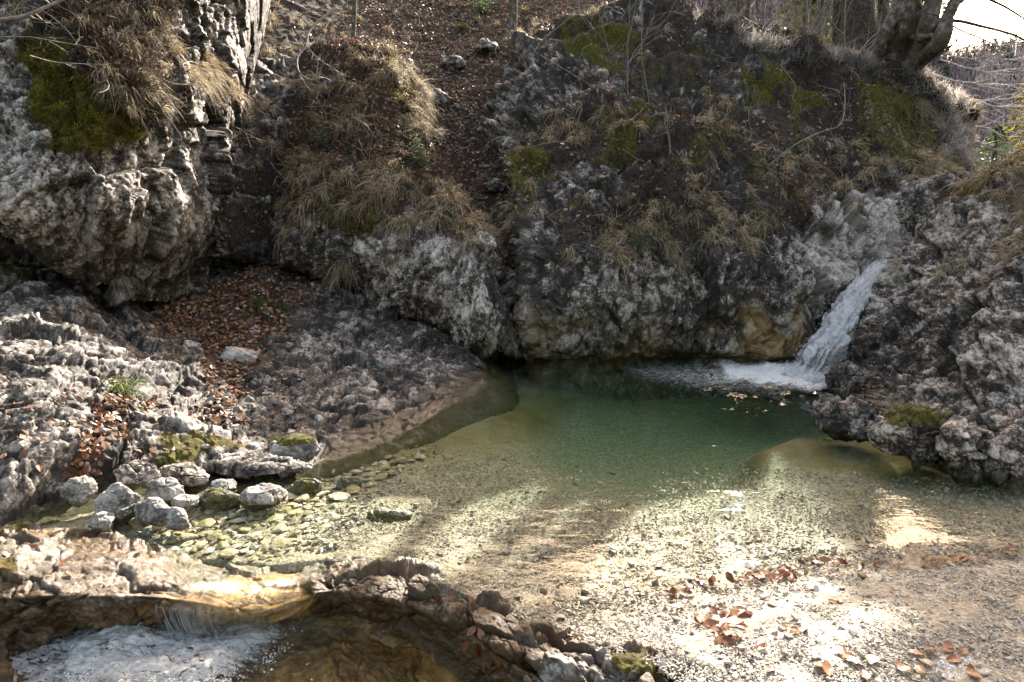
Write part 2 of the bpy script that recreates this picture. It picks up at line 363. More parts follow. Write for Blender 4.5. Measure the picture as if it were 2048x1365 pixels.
# ------------------------------------------------------------------ rock bodies
SURF = {}                                          # name -> dict(P, N, px, py, attrs) for planting
def body(name, ctrl, nr, nc, levels, mat, masks=None, R=None, stretch=(1, 1, 1), seed=0, amp=1.0, kind='structure', damp=None, warp=.25, fine=.006, label=None, cat=None, crack=1.0, low=None, strata=None):
    G = cr(np.asarray(ctrl, float), nr); G = np.swapaxes(cr(np.swapaxes(G, 0, 1), nc), 0, 1)
    # even spacing along rows and columns
    for axis in (0, 1):
        D = np.linalg.norm(np.diff(G, axis=axis), axis=-1).mean(axis=1 - axis); dep = np.linalg.norm(G - [0, 0, CAM_H], axis=-1).mean(axis=1 - axis)
        w = D / (.5 * (dep[1:] + dep[:-1])) ** 1.0; c = np.concatenate([[0], np.cumsum(w)]); c /= c[-1]
        t = np.interp(np.linspace(0, 1, G.shape[axis]), c, np.arange(G.shape[axis])); k = np.clip(t.astype(int), 0, G.shape[axis] - 2); u = t - k
        G0, G1 = np.take(G, k, axis), np.take(G, k + 1, axis); u = u.reshape((-1, 1, 1) if axis == 0 else (1, -1, 1)); G = G0 * (1 - u) + G1 * u
    N = gridn(G); mid = G[nr // 2, nc // 2]; c0 = N[nr // 2, nc // 2] @ (np.array([0, 0, CAM_H]) - mid)
    if c0 < 0: N = -N
    N = blur(blur(N, max(6, nr // 12)), max(6, nr // 12)); N /= np.linalg.norm(N, axis=-1, keepdims=True) + 1e-9
    P = G.reshape(-1, 3); Nf = N.reshape(-1, 3)
    px, py, _ = proj(P)
    j = 26 * min(1, 6 / np.median(np.linalg.norm(P, axis=1))) if name == 'rock_ledge' else 30
    mk = masks(px + j * fbm(P * 3.1, 4, 301), py + j * fbm(P * 3.1 + 9, 4, 303), P, Nf) if masks else {}
    z = np.zeros(len(P), np.float32); A = {k: np.broadcast_to(mk.get(k, z), z.shape).astype(np.float32) for k in ('moss', 'soil', 'wet', 'pale', 'amber')}
    d, tone, ck = rockify(P, levels, R, stretch, seed, warp, fine, crack, strata)
    sm = np.clip(np.maximum(A['moss'] * .75, A['soil'] * .75), 0, .75) if name in ('cliff', 'outcrop', 'cliff_left') else np.clip(np.maximum(A['moss'], A['soil']) * .75, 0, .8)
    hum = .13 if name in ('cliff', 'outcrop', 'cliff_left') else .05
    soft = hum * (.75 * fbm(P * 2.6, 4, seed + 70) + .5 * ridged(P * 5.5, 3, seed + 72)) + .02 * fbm(P * 18, 3, seed + 71)
    d = d * amp * (1 - sm) + soft * sm
    if low is not None: d = d + low(P)
    if damp is not None: d = d * damp(px, py, P)
    P2 = P + Nf * d[:, None]
    if c0 < 0: faces = gridfaces(nr, nc)[:, ::-1]
    else: faces = gridfaces(nr, nc)
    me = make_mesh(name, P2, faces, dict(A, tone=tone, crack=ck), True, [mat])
    o = link(name, me); tag(o, label, cat, None, kind)
    N2 = gridn(P2.reshape(nr, nc, 3)).reshape(-1, 3) * (1 if c0 >= 0 else -1)
    px2, py2, dep = proj(P2)
    SURF[name] = dict(P=P2, N=N2, px=px2, py=py2, dep=dep, R=nr, C=nc, o=o, **A)
    return o
def rows(px, py, Y): return at(np.array(px, float), np.array(py, float), Y=np.array(Y, float))
def rowz(px, Y, z): return np.array([atz(a, b, c) for a, b, c in zip(px, Y, z)])
def blot(px, py, s, scale=60., th=.1): return sstep(-.25, .25, fbm(np.stack([px / scale, py / scale, px * 0], -1), 4, s) + th)

# --- hillside behind everything, leaf gully running up it
c = [380, 460, 560, 700, 850, 950, 1020, 1060, 1130, 1250]
H = [rows(c, [760]*10, [10.4, 10.4, 10.2, 9.8, 9.5, 9.2, 9.0, 9.0, 9.6, 10.6]),
     rows(c, [620]*10, [10.6, 10.8, 10.4, 10.2, 9.8, 9.4, 9.1, 9.15, 10.2, 11.2]),
     rows(c, [550]*10, [10.8, 11.0, 10.3, 10.2, 10.1, 9.7, 9.35, 9.4, 10.5, 11.6]),
     rows(c, [512, 512, 520, 520, 510, 500, 490, 490, 490, 480], [9.3, 9.4, 9.7, 10.2, 10.3, 10.0, 9.7, 9.8, 11.0, 12.0]),
     rows(c, [420]*10, [9.5, 9.7, 10.1, 10.6, 10.9, 10.6, 10.2, 10.4, 11.5, 12.5]),
     rows(c, [300]*10, [10.2, 10.5, 10.9, 11.5, 12.0, 12.0, 11.8, 12.0, 12.8, 14]),
     rows(c, [200]*10, [11, 11.4, 12, 12.8, 13.3, 13.4, 13.4, 13.6, 14, 15]),
     rows(c, [100]*10, [12.3, 13, 13.8, 14.8, 15.6, 15.8, 15.8, 15.8, 16, 16.5]),
     rows([350, 440, 560, 700, 850, 950, 1030, 1100, 1200, 1400], [0]*10, [14, 15, 16, 17.5, 18.5, 19, 19, 19, 19, 19]),
     rows([200, 350, 520, 700, 850, 980, 1080, 1180, 1300, 1600], [-110]*10, [17, 18, 19.5, 21, 23, 24, 24, 24, 24, 23]),
     rows([0, 250, 480, 700, 850, 1000, 1120, 1250, 1400, 1700], [-230]*10, [22, 24, 26, 28, 30, 32, 32, 32, 32, 30])]
def mk(px, py, P, N):
    brown = poly(px, py, [(380, 140), (640, 120), (680, 330), (560, 540), (380, 560)], 40)
    soil = np.clip(1 - .95 * brown * blot(px, py, 3, 40, .1), 0, 1) * sstep(620, 560, py)
    ch = poly(px, py, [(960, 400), (1075, 400), (1075, 700), (1010, 700)], 12)
    return dict(soil=np.clip(soil + ch, 0, 1), moss=poly(px, py, [(760, 300), (830, 300), (900, 350), (820, 350)], 20) * .7, pale=-.1 * brown, wet=ch * .8)
H = [np.vstack([[r[0] + np.array([-7.0, -1.2, 0]), r[0] + np.array([-2.5, -.2, 0])], r]) for r in H]
body('hillside', H, 420, 380, [(.9, .10), (.3, .07), (.1, .025)], M['cliff'], mk, rotm(.5, .4, 0), (1, 1, 1.4), 11, 1.0)

# --- overhanging cliff on the left
L = [rows([-450, -150, 20, 170, 330, 430, 520, 640], [-260]*8, [8, 8, 8.2, 8.5, 9.0, 9.8, 10.8, 12.4]),
     rows([-400, -150, 0, 150, 290, 410, 500, 560], [-60]*8, [7.4, 7.4, 7.5, 7.9, 8.4, 9.2, 10.1, 11.6]),
     rows([-400, -150, 0, 150, 290, 400, 480, 530], [70]*8, [7.0, 7.0, 7.1, 7.3, 7.9, 8.8, 9.8, 11.3]),
     rows([-400, -150, 0, 150, 300, 400, 465, 500], [180]*8, [6.7, 6.7, 6.8, 7.0, 7.5, 8.5, 9.5, 10.9]),
     rows([-400, -150, 0, 140, 270, 380, 445, 480], [290, 290, 300, 300, 300, 300, 300, 300], [6.5, 6.5, 6.6, 6.7, 7.2, 8.2, 9.2, 10.7]),
     rows([-400, -150, 0, 130, 250, 360, 425, 460], [350, 360, 390, 420, 430, 440, 440, 430], [6.35, 6.3, 6.35, 6.5, 6.9, 7.9, 8.9, 10.4]),
     rows([-400, -150, 0, 110, 210, 310, 395, 425], [390, 430, 472, 528, 572, 592, 560, 530], [6.5, 6.45, 6.45, 6.75, 7.2, 7.9, 8.8, 10.3])]
L.append(L[-1] + np.array([0, .25, -.10])); L.append(L[-2] + np.array([0, .9, -.12])); L.append(L[-3] + np.array([.1, 2.6, .0]))
def mk(px, py, P, N):
    moss = poly(px, py, [(60, 60), (130, 90), (200, 200), (300, 220), (290, 270), (180, 300), (110, 310), (60, 230)], 35) * 1.0
    soil = poly(px, py, [(120, -300), (330, -300), (330, 60), (320, 200), (260, 240), (150, 140)], 40) * .9
    pale = poly(px, py, [(-300, 100), (70, 100), (90, 300), (300, 250), (420, 300), (400, 500), (300, 560), (0, 440), (-300, 300)], 50) * .75
    wet = poly(px, py, [(250, 430), (420, 430), (420, 640), (150, 600), (0, 520)], 60) * .6
    return dict(moss=moss, soil=soil * blot(px, py, 8, 40, .25), pale=pale, wet=wet)
body('cliff_left', L, 430, 330, [(.75, .16), (.26, .045), (.10, .012), (.045, .003)], M['cliff'], mk, rotm(.3, .55, .2), (1.5, 1, .8), 21, 1.0, damp=lambda px, py, P: 1 - .6 * sstep(1.75, 1.25, P[:, 2]) - .8 * sstep(-.42, -.35, P[:, 0] / P[:, 1]))

# --- rock outcrop in the middle, overhanging the bank
O = [rows([600, 660, 720, 770, 800, 830, 850, 870, 900], [110, 90, 80, 90, 110, 150, 190, 220, 230], [12.8, 12.8, 12.8, 13, 13.2, 13.3, 13.4, 13.6, 14]) + np.array([0, 1.5, -.2]),
     rows([600, 660, 720, 770, 800, 830, 850, 870, 900], [110, 90, 80, 90, 110, 150, 190, 220, 230], [12.8, 12.8, 12.8, 13, 13.2, 13.3, 13.4, 13.6, 14]),
     rows([590, 650, 720, 780, 820, 840, 860, 880, 920], [190, 170, 150, 150, 180, 220, 260, 290, 300], [11.6, 11.6, 11.6, 11.6, 11.8, 12, 12.2, 12.4, 12.8]),
     rows([575, 645, 725, 790, 835, 855, 875, 900, 940], [280, 270, 260, 250, 265, 290, 330, 360, 370], [10.6, 10.5, 10.4, 10.4, 10.5, 10.7, 10.9, 11.1, 11.5]),
     rows([565, 640, 730, 800, 860, 910, 945, 970, 1000], [350, 350, 350, 345, 355, 375, 410, 450, 460], [9.9, 9.7, 9.5, 9.4, 9.4, 9.5, 9.6, 9.9, 10.4]),
     rows([555, 635, 720, 800, 880, 940, 985, 1015, 1040], [420, 430, 440, 440, 450, 460, 510, 540, 540], [9.5, 9.2, 8.95, 8.75, 8.55, 8.55, 8.6, 9, 9.6]),
     rows([548, 628, 710, 790, 870, 940, 1005, 1040, 1055], [480, 500, 520, 540, 560, 580, 610, 620, 620], [9.3, 9.0, 8.7, 8.45, 8.2, 8.05, 8.05, 8.4, 9.3]),
     rows([545, 618, 700, 780, 860, 930, 1000, 1050, 1065], [522, 545, 578, 612, 647, 685, 712, 712, 700], [9.3, 9.1, 8.85, 8.65, 8.4, 8.15, 8.0, 8.15, 9])]
O.append(O[-1] + np.array([0, .25, -.06])); O.append(O[-2] + np.array([0, 1.0, -.10])); O.append(O[-3] + np.array([0, 2.2, -.1]))
def mk(px, py, P, N):
    soil = sstep(430, 330, py) * (1 - poly(px, py, [(600, 150), (640, 150), (640, 200), (600, 200)], 10))
    top = poly(px, py, [(560, 300), (760, 300), (900, 360), (975, 460), (930, 480), (850, 440), (760, 500), (640, 440), (560, 460)], 25)
    moss = poly(px, py, [(660, 380), (760, 390), (760, 470), (660, 460)], 30) + poly(px, py, [(780, 120), (830, 200), (800, 210), (770, 150)], 14) * 1.2 + top * .25
    pale = poly(px, py, [(640, 500), (900, 420), (970, 480), (960, 620), (860, 640), (700, 560)], 40) * .8
    wet = sstep(640, 720, py + .35 * (px - 1000)) * .8 * sstep(900, 960, px) + sstep(40, 0, np.abs(py - (520 + (px - 545) * .42) - 0)) * .6
    return dict(soil=np.clip(np.maximum(soil, top * .85), 0, 1), moss=np.clip(moss, 0, 1), pale=pale, wet=np.clip(wet, 0, 1))
body('outcrop', O, 430, 300, [(.8, .10), (.25, .03), (.09, .011), (.04, .004)], M['cliff'], mk, rotm(.2, .3, .1), (1.5, 1, .7), 31, 1.0, strata=[(.35, .06, (1, .2, -.3))])

# --- bank: pale fissured rock running down to the pool
c = [-350, -150, 0, 150, 300, 400, 520, 640, 740, 840, 920, 972]
B = [rows(c, [525, 535, 540, 565, 620, 582, 530, 575, 607, 643, 692, 735], [6.8, 6.9, 7.0, 7.4, 8.2, 8.9, 9.6, 9.2, 8.9, 8.6, 8.15, 7.8]) + np.array([0, 2.4, -.15]),
     rows(c, [525, 535, 540, 565, 620, 582, 530, 575, 607, 643, 692, 735], [6.8, 6.9, 7.0, 7.4, 8.2, 8.9, 9.6, 9.2, 8.9, 8.6, 8.15, 7.8]),
     rows(c, [620, 620, 625, 650, 690, 670, 640, 650, 660, 690, 722, 743], [6, 6, 6.0, 6.3, 6.9, 7.5, 7.9, 8.0, 8.0, 7.85, 7.7, 7.6]),
     rows(c, [720, 720, 715, 730, 760, 755, 745, 735, 730, 742, 748, 751], [5, 5, 5.1, 5.25, 5.6, 6.05, 6.45, 6.8, 7.0, 7.05, 7.3, 7.4]),
     rows(c, [830, 820, 810, 820, 850, 850, 845, 830, 805, 790, 772, 757], [4.3, 4.35, 4.4, 4.55, 4.85, 5.05, 5.3, 5.6, 5.95, 6.4, 6.9, 7.25]),
     rows(c, [930, 925, 915, 905, 912, 918, 912, 885, 853, 817, 785, 764], [3.85, 3.9, 3.98, 4.2, 4.45, 4.6, 4.7, 4.98, 5.4, 6.0, 6.6, 7.1]),
     at(np.array(c, float), np.array([1120, 1080, 1045, 990, 950, 958, 950, 918, 888, 840, 793, 769.]), z=np.zeros(12))]
B.append(B[-1] + np.array([.05, -.42, -.15]))
B.append(B[-2] + np.array([.10, -.85, -.55]))
B = [np.vstack([r, r[-1] + np.array([.30, .12, -.22]), r[-1] + np.array([.8, .7, -.75])]) for r in B]
def leafmound(px, py):
    return np.clip(poly(px, py, [(300, 620), (400, 580), (520, 528), (600, 560), (640, 590), (580, 600), (560, 680), (540, 700), (480, 760), (400, 700), (340, 660)], 22)
                   + poly(px, py, [(400, 690), (500, 690), (480, 860), (420, 850)], 20) + poly(px, py, [(150, 870), (240, 780), (300, 800), (190, 950), (140, 960)], 18) * .7, 0, 1)
def mk(px, py, P, N):
    lm = leafmound(px, py)
    moss = poly(px, py, [(0, 540), (110, 545), (60, 560), (0, 560)], 12) + poly(px, py, [(540, 870), (620, 850), (640, 880), (560, 900)], 15) + poly(px, py, [(200, 830), (300, 830), (300, 850), (200, 850)], 14) * .7 + poly(px, py, [(310, 890), (500, 890), (480, 915), (320, 915)], 14) * .8
    band = sstep(.07, .01, P[:, 2]) * sstep(560, 700, px)
    pale = .12 + .6 * poly(px, py, [(640, 640), (800, 640), (930, 760), (850, 830), (640, 850), (560, 760)], 50) + .3 * poly(px, py, [(0, 560), (250, 600), (300, 700), (0, 700)], 30)
    return dict(soil=lm, moss=np.clip(moss + .62 * sstep(.01, -.03, P[:, 2]), 0, 1), wet=np.clip(band * .75 + sstep(.03, -.02, P[:, 2]), 0, 1), pale=pale * (1 - band))
body('rock_bank', B, 430, 560, [(.60, .085), (.22, .034), (.085, .012), (.035, .003)], M['bank'], mk, rotm(.5, .35, -.3), (1.0, .6, 1.5), 41, 1.0, strata=[(.36, .05, (.15, -.25, 1))],
     damp=lambda px, py, P: (.35 + .65 * sstep(-.02, .12, P[:, 2])) * (1 - .8 * sstep(830, 950, px)), fine=.006)

# --- main cliff behind the pool and the plateau above it
c = [1070, 1150, 1250, 1350, 1450, 1550, 1640, 1720, 1800, 1870, 1925, 1950]
Yw = [8.25, 8.1, 8.1, 8.2, 8.2, 8.1, 8.15, 8.6, 9.1, 9.6, 10.2, 10.8]
D = [rowz([1250, 1300, 1380, 1450, 1550, 1620, 1700, 1780, 1850, 1900, 1950, 2000], [24]*12, [7.5, 7.2, 6.6, 5.6, 4.5, 4.0, 3.7, 3.6, 3.4, 3.1, 2.6, 2.0]),
     rowz([1180, 1220, 1290, 1380, 1470, 1550, 1640, 1720, 1800, 1860, 1915, 1950], [18]*12, [6.3, 6.1, 5.8, 5.3, 4.85, 4.6, 4.45, 4.4, 4.3, 4.0, 3.3, 2.4]),
     rows([1085, 1140, 1230, 1330, 1420, 1500, 1600, 1700, 1780, 1850, 1905, 1925], [75, 50, 20, 15, 40, 78, 112, 128, 135, 152, 195, 240], [14.5, 14.3, 14.2, 14, 13.8, 13.6, 13.5, 13.4, 13.4, 13.3, 13, 13.6]),
     rows([1040, 1120, 1220, 1320, 1420, 1520, 1620, 1710, 1790, 1865, 1922, 1935], [140, 110, 90, 85, 105, 140, 165, 180, 185, 200, 240, 270], [13.2, 13, 12.8, 12.6, 12.5, 12.5, 12.6, 12.7, 12.7, 12.7, 12.5, 13.4]),
     rows([990, 1100, 1210, 1320, 1430, 1530, 1630, 1715, 1795, 1868, 1924, 1940], [225, 215, 205, 200, 215, 230, 240, 250, 255, 260, 280, 290], [11.9, 11.5, 11.2, 11.1, 11.3, 11.6, 11.9, 12.1, 12.2, 12.3, 12.2, 13]),
     rows([1010, 1110, 1220, 1330, 1440, 1540, 1635, 1718, 1797, 1868, 1922, 1945], [300, 285, 270, 270, 280, 295, 305, 310, 315, 320, 330, 335], [10.8, 10.3, 10.1, 10.1, 10.3, 10.6, 10.9, 11.1, 11.3, 11.6, 11.8, 12.6]),
     rows([1035, 1130, 1235, 1340, 1445, 1545, 1640, 1722, 1800, 1868, 1922, 1945], [355, 345, 340, 340, 345, 350, 355, 360, 362, 364, 368, 372], [9.8, 9.5, 9.4, 9.4, 9.5, 9.7, 9.9, 10.1, 10.4, 10.8, 11.2, 12.0]),
     rows([1058, 1145, 1245, 1345, 1448, 1548, 1640, 1722, 1800, 1868, 1922, 1945], [430]*12, [8.95, 8.8, 8.75, 8.75, 8.8, 8.95, 9.1, 9.3, 9.6, 10.1, 10.6, 11.4]),
     rows([1064]+c[1:], [530]*12, [8.4, 8.2, 8.15, 8.2, 8.3, 8.4, 8.55, 8.9, 9.3, 9.8, 10.3, 11]),
     rows([1068]+c[1:], [630]*12, [8.15, 7.95, 7.95, 8.05, 8.1, 8.1, 8.25, 8.7, 9.15, 9.7, 10.2, 10.9]),
     rows(c, [700]*12, [8.1, 7.95, 7.95, 8.0, 8.05, 8.05, 8.15, 8.6, 9.1, 9.6, 10.2, 10.8]),
     rowz(c, [y + .02 for y in Yw], [.05]*12), rowz(c, [y + .25 for y in Yw], [-.08]*12), rowz(c, [y + .1 for y in Yw], [-.8]*12)]
def cliff_ledges(P):                               # broken ledges: treads that catch litter over small overhangs
    t = P[:, 2] / .72 + .8 * fbm(P * np.array([.5, .5, .5]), 3, 78); f = t - np.floor(t); up = sstep(2.0, 2.6, P[:, 2]) * sstep(.47, .40, P[:, 0] / P[:, 1])
    return .16 * fbm(P * .8, 3, 77) + up * (.34 * sstep(0, .80, f) * (1 - sstep(.86, 1.0, f)) - .12) * (.5 + .8 * sstep(-.3, .4, fbm(P * .7 + 3, 2, 79)))
def mk(px, py, P, N):
    band = fbm(np.stack([px / 90, py / 60, px * 0], -1), 4, 66) * 45
    veg = sstep(520, 440, py + band + .25 * np.clip(px - 1550, 0, 200)) * sstep(990, 1060, px + (py - 300) * .1)
    rockp = [[(990, 130), (1120, 110), (1260, 150), (1240, 210), (1130, 240), (1060, 330), (1000, 320), (980, 250)], [(1450, 150), (1510, 150), (1510, 230), (1460, 240)],
             [(1100, 340), (1250, 340), (1240, 420), (1120, 400)], [(1740, 240), (1755, 200), (1760, 260)], [(1590, 210), (1620, 210), (1620, 240), (1590, 240)],
             [(1640, 390), (1760, 355), (1880, 370), (1830, 520), (1600, 560), (1560, 480)]]
    rk = sum(poly(px, py, q, 14) for q in rockp); rk = np.clip(rk * sstep(-.5, .1, fbm(P * 3, 3, 61) + .3) + .9 * sstep(.42, .55, fbm(P * 2.1 + 7, 4, 62)), 0, 1)
    veg = veg * (1 - rk)
    moss = (poly(px, py, [(1130, 90), (1240, 80), (1260, 130), (1150, 140)], 20) + poly(px, py, [(1700, 180), (1850, 180), (1850, 300), (1720, 310)], 25) + poly(px, py, [(1590, 150), (1650, 160), (1640, 210), (1580, 210)], 18)
            + poly(px, py, [(1480, 130), (1540, 130), (1540, 190), (1480, 190)], 20) + poly(px, py, [(1780, 300), (1920, 300), (1915, 350), (1780, 340)], 18) + poly(px, py, [(1200, 240), (1290, 230), (1290, 320), (1180, 330)], 25) * .8
            + poly(px, py, [(1010, 300), (1090, 300), (1100, 370), (1040, 370)], 15) * .9 + .5 * veg * blot(px, py, 5, 50, -.35))
    pale = poly(px, py, [(1640, 390), (1760, 355), (1900, 370), (1830, 520), (1660, 620), (1560, 560)], 40) * 1.7 + .35 * poly(px, py, [(1070, 480), (1600, 480), (1550, 650), (1080, 700)], 60)  # pale slab by the fall, its sunlight also put into the tone
    warm = poly(px, py, [(1080, 640), (1330, 660), (1330, 760), (1080, 760)], 25) * .5 + poly(px, py, [(1430, 650), (1600, 620), (1660, 740), (1450, 760)], 25)
    wet = np.clip(sstep(560, 700, py) * .6 + warm * .5 + .6 * sstep(1450, 1200, px) * sstep(560, 640, py) , 0, 1)
    return dict(amber=.55 * warm * sstep(-.4, .3, fbm(P * 4, 3, 64)), soil=np.clip(veg * .9, 0, 1), moss=np.clip(moss, 0, 1), wet=wet * (1 - .5 * warm), pale=pale + warm * .3 - .3 * veg)
wob = [0, 0, 0, 6, 10, -4, 8, -12, 4, -6, 5, -3, 0, 0]
for k_, r_ in enumerate(D):
    if 3 <= k_ <= 11: r_[0] += np.array([.0065 * wob[k_], 0, 0])
D = [np.vstack([r_[0] + np.array([.15, 1.5, 0]), r_[0] + np.array([-.02, .30, 0]), r_]) for r_ in D]
body('cliff', D, 560, 540, [(.9, .19), (.3, .050), (.11, .011), (.05, .003)], M['cliff'], mk, rotm(.25, .25, .1), (1.25, 1, .9), 51, 1.0,
     strata=[(.42, .07, (1, .2, .2))], damp=lambda px, py, P: .3 + .7 * sstep(-.05, .15, P[:, 2]), low=cliff_ledges)

# --- big rock on the right, the water runs down behind its edge
E0 = rows([1662, 1700, 1742, 1785, 1850, 1930, 2048, 2300], [772, 690, 610, 528, 452, 375, 303, 170], [7.0, 7.4, 7.9, 8.35, 8.4, 8.2, 7.9, 7.4])
E = [E0 + np.array([.25, 1.4, -1.3]), E0 + np.array([.05, .35, -.25]), E0,
     rows([1672, 1722, 1775, 1825, 1885, 1960, 2060, 2300], [776, 715, 645, 580, 520, 465, 420, 330], [6.9, 7.2, 7.55, 7.75, 7.7, 7.45, 7.0, 6.4]),
     rows([1680, 1740, 1790, 1840, 1900, 1970, 2060, 2300], [780, 740, 695, 655, 620, 595, 570, 520], [6.85, 7.0, 7.15, 7.1, 6.85, 6.5, 6.1, 5.4]),
     rows([1690, 1750, 1800, 1850, 1910, 1975, 2060, 2300], [784, 765, 745, 735, 728, 722, 715, 700], [6.78, 6.75, 6.65, 6.45, 6.15, 5.8, 5.4, 4.8]),
     rows([1700, 1755, 1800, 1860, 1920, 1985, 2060, 2300], [788, 792, 812, 828, 838, 845, 852, 880], [6.68, 6.45, 6.0, 5.7, 5.35, 5.05, 4.8, 4.2]),
     at(np.array([1705, 1760, 1795, 1870, 1940, 2000, 2065, 2300.]), np.array([794, 825, 860, 893, 918, 935, 957, 1020.]), z=np.full(8, .0))]
E.append(E[-1] + np.array([0, -.06, -.35])); E.append(E[-2] + np.array([0, -.1, -.9]))
def mk(px, py, P, N):
    wet = sstep(.10, .0, P[:, 2]) + .7 * poly(px, py, [(1650, 700), (1740, 680), (1760, 790), (1660, 800)], 20)
    up = poly(px, py, [(1700, 600), (1850, 430), (2048, 280), (2300, 150), (2300, 560), (1980, 560), (1800, 600)], 30)  # sky highlights on the upper face, put in as a paler rock tone
    soil = poly(px, py, [(1960, 330), (2100, 260), (2300, 200), (2300, 500), (2040, 480)], 25) * .8 * blot(px, py, 7, 40, .1)
    return dict(wet=np.clip(wet, 0, 1), pale=.75 * up + .2, soil=soil, moss=poly(px, py, [(1900, 370), (2048, 290), (2300, 150), (2300, 190), (2048, 315), (1930, 392)], 7) * .8)
body('rock_shoulder', E, 400, 330, [(.6, .12), (.22, .035), (.085, .010), (.04, .003)], M['cliff'], mk, rotm(.4, -.5, .3), (1, .7, 1.4), 71, 1.0, strata=[(.34, .07, (-.5, .2, 1)), (.16, .03, (1, .3, .1))],
     damp=lambda px, py, P: .4 + .6 * sstep(-.02, .12, P[:, 2]), fine=.005)

# --- pool bed rising into the gravel beach
xs = np.linspace(-5.2, 6.4, 420); ysb = np.concatenate([np.linspace(1.75, 5.2, 230), np.linspace(5.22, 9.2, 110)])
X, Yg = np.meshgrid(xs, ysb); PB = np.stack([X, Yg, X * 0], -1).reshape(-1, 3); px, py, _ = proj(PB)
def bedz(px, py, x, y):
    # waterline of the beach in the picture: from (1040,1180) to (1330,1185), (1640,1110), (2048,1085)
    wl = np.interp(px, [0, 560, 800, 1040, 1180, 1330, 1480, 1640, 1800, 2048, 2600], [1500, 1420, 1300, 1240, 1215, 1190, 1150, 1118, 1112, 1085, 1050])
    wlY = CAM_H / np.tan(PITCH + np.arctan((wl - 682.5) / 1365.33))
    s = wlY - y                                             # metres towards the camera past the waterline
    beach = np.where(s > 0, .10 * sstep(0, .9, s) + .035 * np.clip(s, 0, 2), s * .045)
    deep = poly(px, py, [(1130, 735), (1250, 700), (1650, 700), (1680, 790), (1560, 850), (1500, 890), (1300, 915), (1130, 880), (1080, 830), (1090, 770)], 90)
    mid = poly(px, py, [(960, 810), (1300, 690), (1700, 700), (2048, 900), (2048, 1010), (1500, 1000), (960, 1000), (900, 900)], 90)
    shelf = poly(px, py, [(1490, 860), (1600, 825), (1780, 860), (1960, 920), (1980, 950), (1720, 905), (1540, 905)], 34)
    z = beach - .08 * mid - .34 * deep
    z = z * (1 - shelf) + shelf * np.maximum(z, -.12)
    left = poly(px, py, [(0, 960), (330, 920), (800, 850), (840, 900), (700, 1000), (500, 1130), (250, 1130), (0, 1120)], 60)
    z = z * (1 - left) + left * (-.075)
    lipd = poly(px, py, [(0, 1070), (250, 1092), (560, 1128), (700, 1118), (860, 1160), (1000, 1240), (1120, 1310), (1300, 1350), (1420, 1430), (1500, 2600), (-900, 2600), (-900, 1100)], 22)
    return z * (1 - lipd) + lipd * -.75
z = bedz(px, py, PB[:, 0], PB[:, 1])
def algae(px, py, P):
    a = poly(px, py, [(700, 890), (860, 800), (960, 735), (1150, 725), (1080, 800), (980, 870), (800, 915), (500, 960), (400, 960)], 30) * .95 + poly(px, py, [(1470, 880), (1600, 825), (1780, 855), (2048, 945), (2060, 985), (1800, 935), (1680, 908), (1530, 908)], 12) * 1.0
    a = a + poly(px, py, [(300, 950), (640, 940), (700, 980), (560, 1050), (300, 1000)], 40) * .35 + poly(px, py, [(230, 1090), (560, 1140), (900, 1120), (1000, 1160), (560, 1200), (300, 1180)], 25) * .75
    return np.clip(a * (0.75 + .5 * fbm(P * 3, 3, 83)), 0, 1)
PB[:, 2] = z + .008 * fbm(PB * 7, 3, 81) + .004 * fbm(PB * 40, 2, 82)
alg = algae(px, py, PB); wetb = sstep(.035, .0, PB[:, 2])
me = make_mesh('pool_bed', PB, gridfaces(len(ysb), len(xs)), dict(alg=alg, wet=wetb), True, [M['bed']])
bed = tag(link('pool_bed', me), kind='structure')
SURF['bed'] = dict(P=PB, N=np.tile([0, 0, 1.], (len(PB), 1)), px=px, py=py, dep=proj(PB)[2], alg=alg, wet=wetb)

# --- ledge in the foreground that dams the pool; the stream falls over it
c = [-350, -100, 60, 180, 300, 380, 450, 530, 590, 660, 760, 860, 960, 1060, 1180, 1330, 1480]
G0 = at(np.array(c, float), np.array([1040, 1050, 1062, 1072, 1100, 1120, 1135, 1140, 1135, 1125, 1140, 1165, 1200, 1240, 1280, 1330, 1400.]), z=np.array([-.12, -.12, -.10, -.10, -.10, -.11, -.11, -.11, -.10, -.10, -.08, -.06, -.04, -.01, .02, .04, .04]))
G1 = at(np.array(c, float), np.array([1060, 1068, 1082, 1098, 1128, 1160, 1172, 1176, 1172, 1152, 1152, 1168, 1205, 1250, 1292, 1345, 1420.]), z=np.array([.05, .05, .035, .02, .012, -.03, -.05, -.05, -.03, -.015, .035, .06, .055, .045, .07, .06, .05]))
G2 = at(np.array(c, float), np.array([1165, 1168, 1172, 1175, 1180, 1195, 1205, 1208, 1195, 1172, 1178, 1205, 1250, 1300, 1335, 1390, 1470.]), z=np.array([.07, .06, .05, .035, .02, -.03, -.06, -.06, -.04, -.01, .05, .075, .08, .09, .085, .07, .05]))
G3 = at(np.array(c, float), np.array([1215, 1215, 1208, 1206, 1205, 1212, 1222, 1226, 1212, 1190, 1205, 1240, 1290, 1345, 1385, 1440, 1530.]), z=np.array([.0, .0, .0, -.01, -.01, -.06, -.08, -.08, -.07, -.03, .02, .03, .04, .04, .03, .02, .0]))
G4 = at(np.array(c, float), np.array([1300, 1290, 1270, 1258, 1256, 1262, 1264, 1266, 1252, 1232, 1250, 1300, 1360, 1430, 1480, 1540, 1640.]), z=np.array([-.17, -.17, -.2, -.25, -.27, -.27, -.27, -.27, -.27, -.25, -.22, -.2, -.18, -.12, -.08, -.05, -.05]))
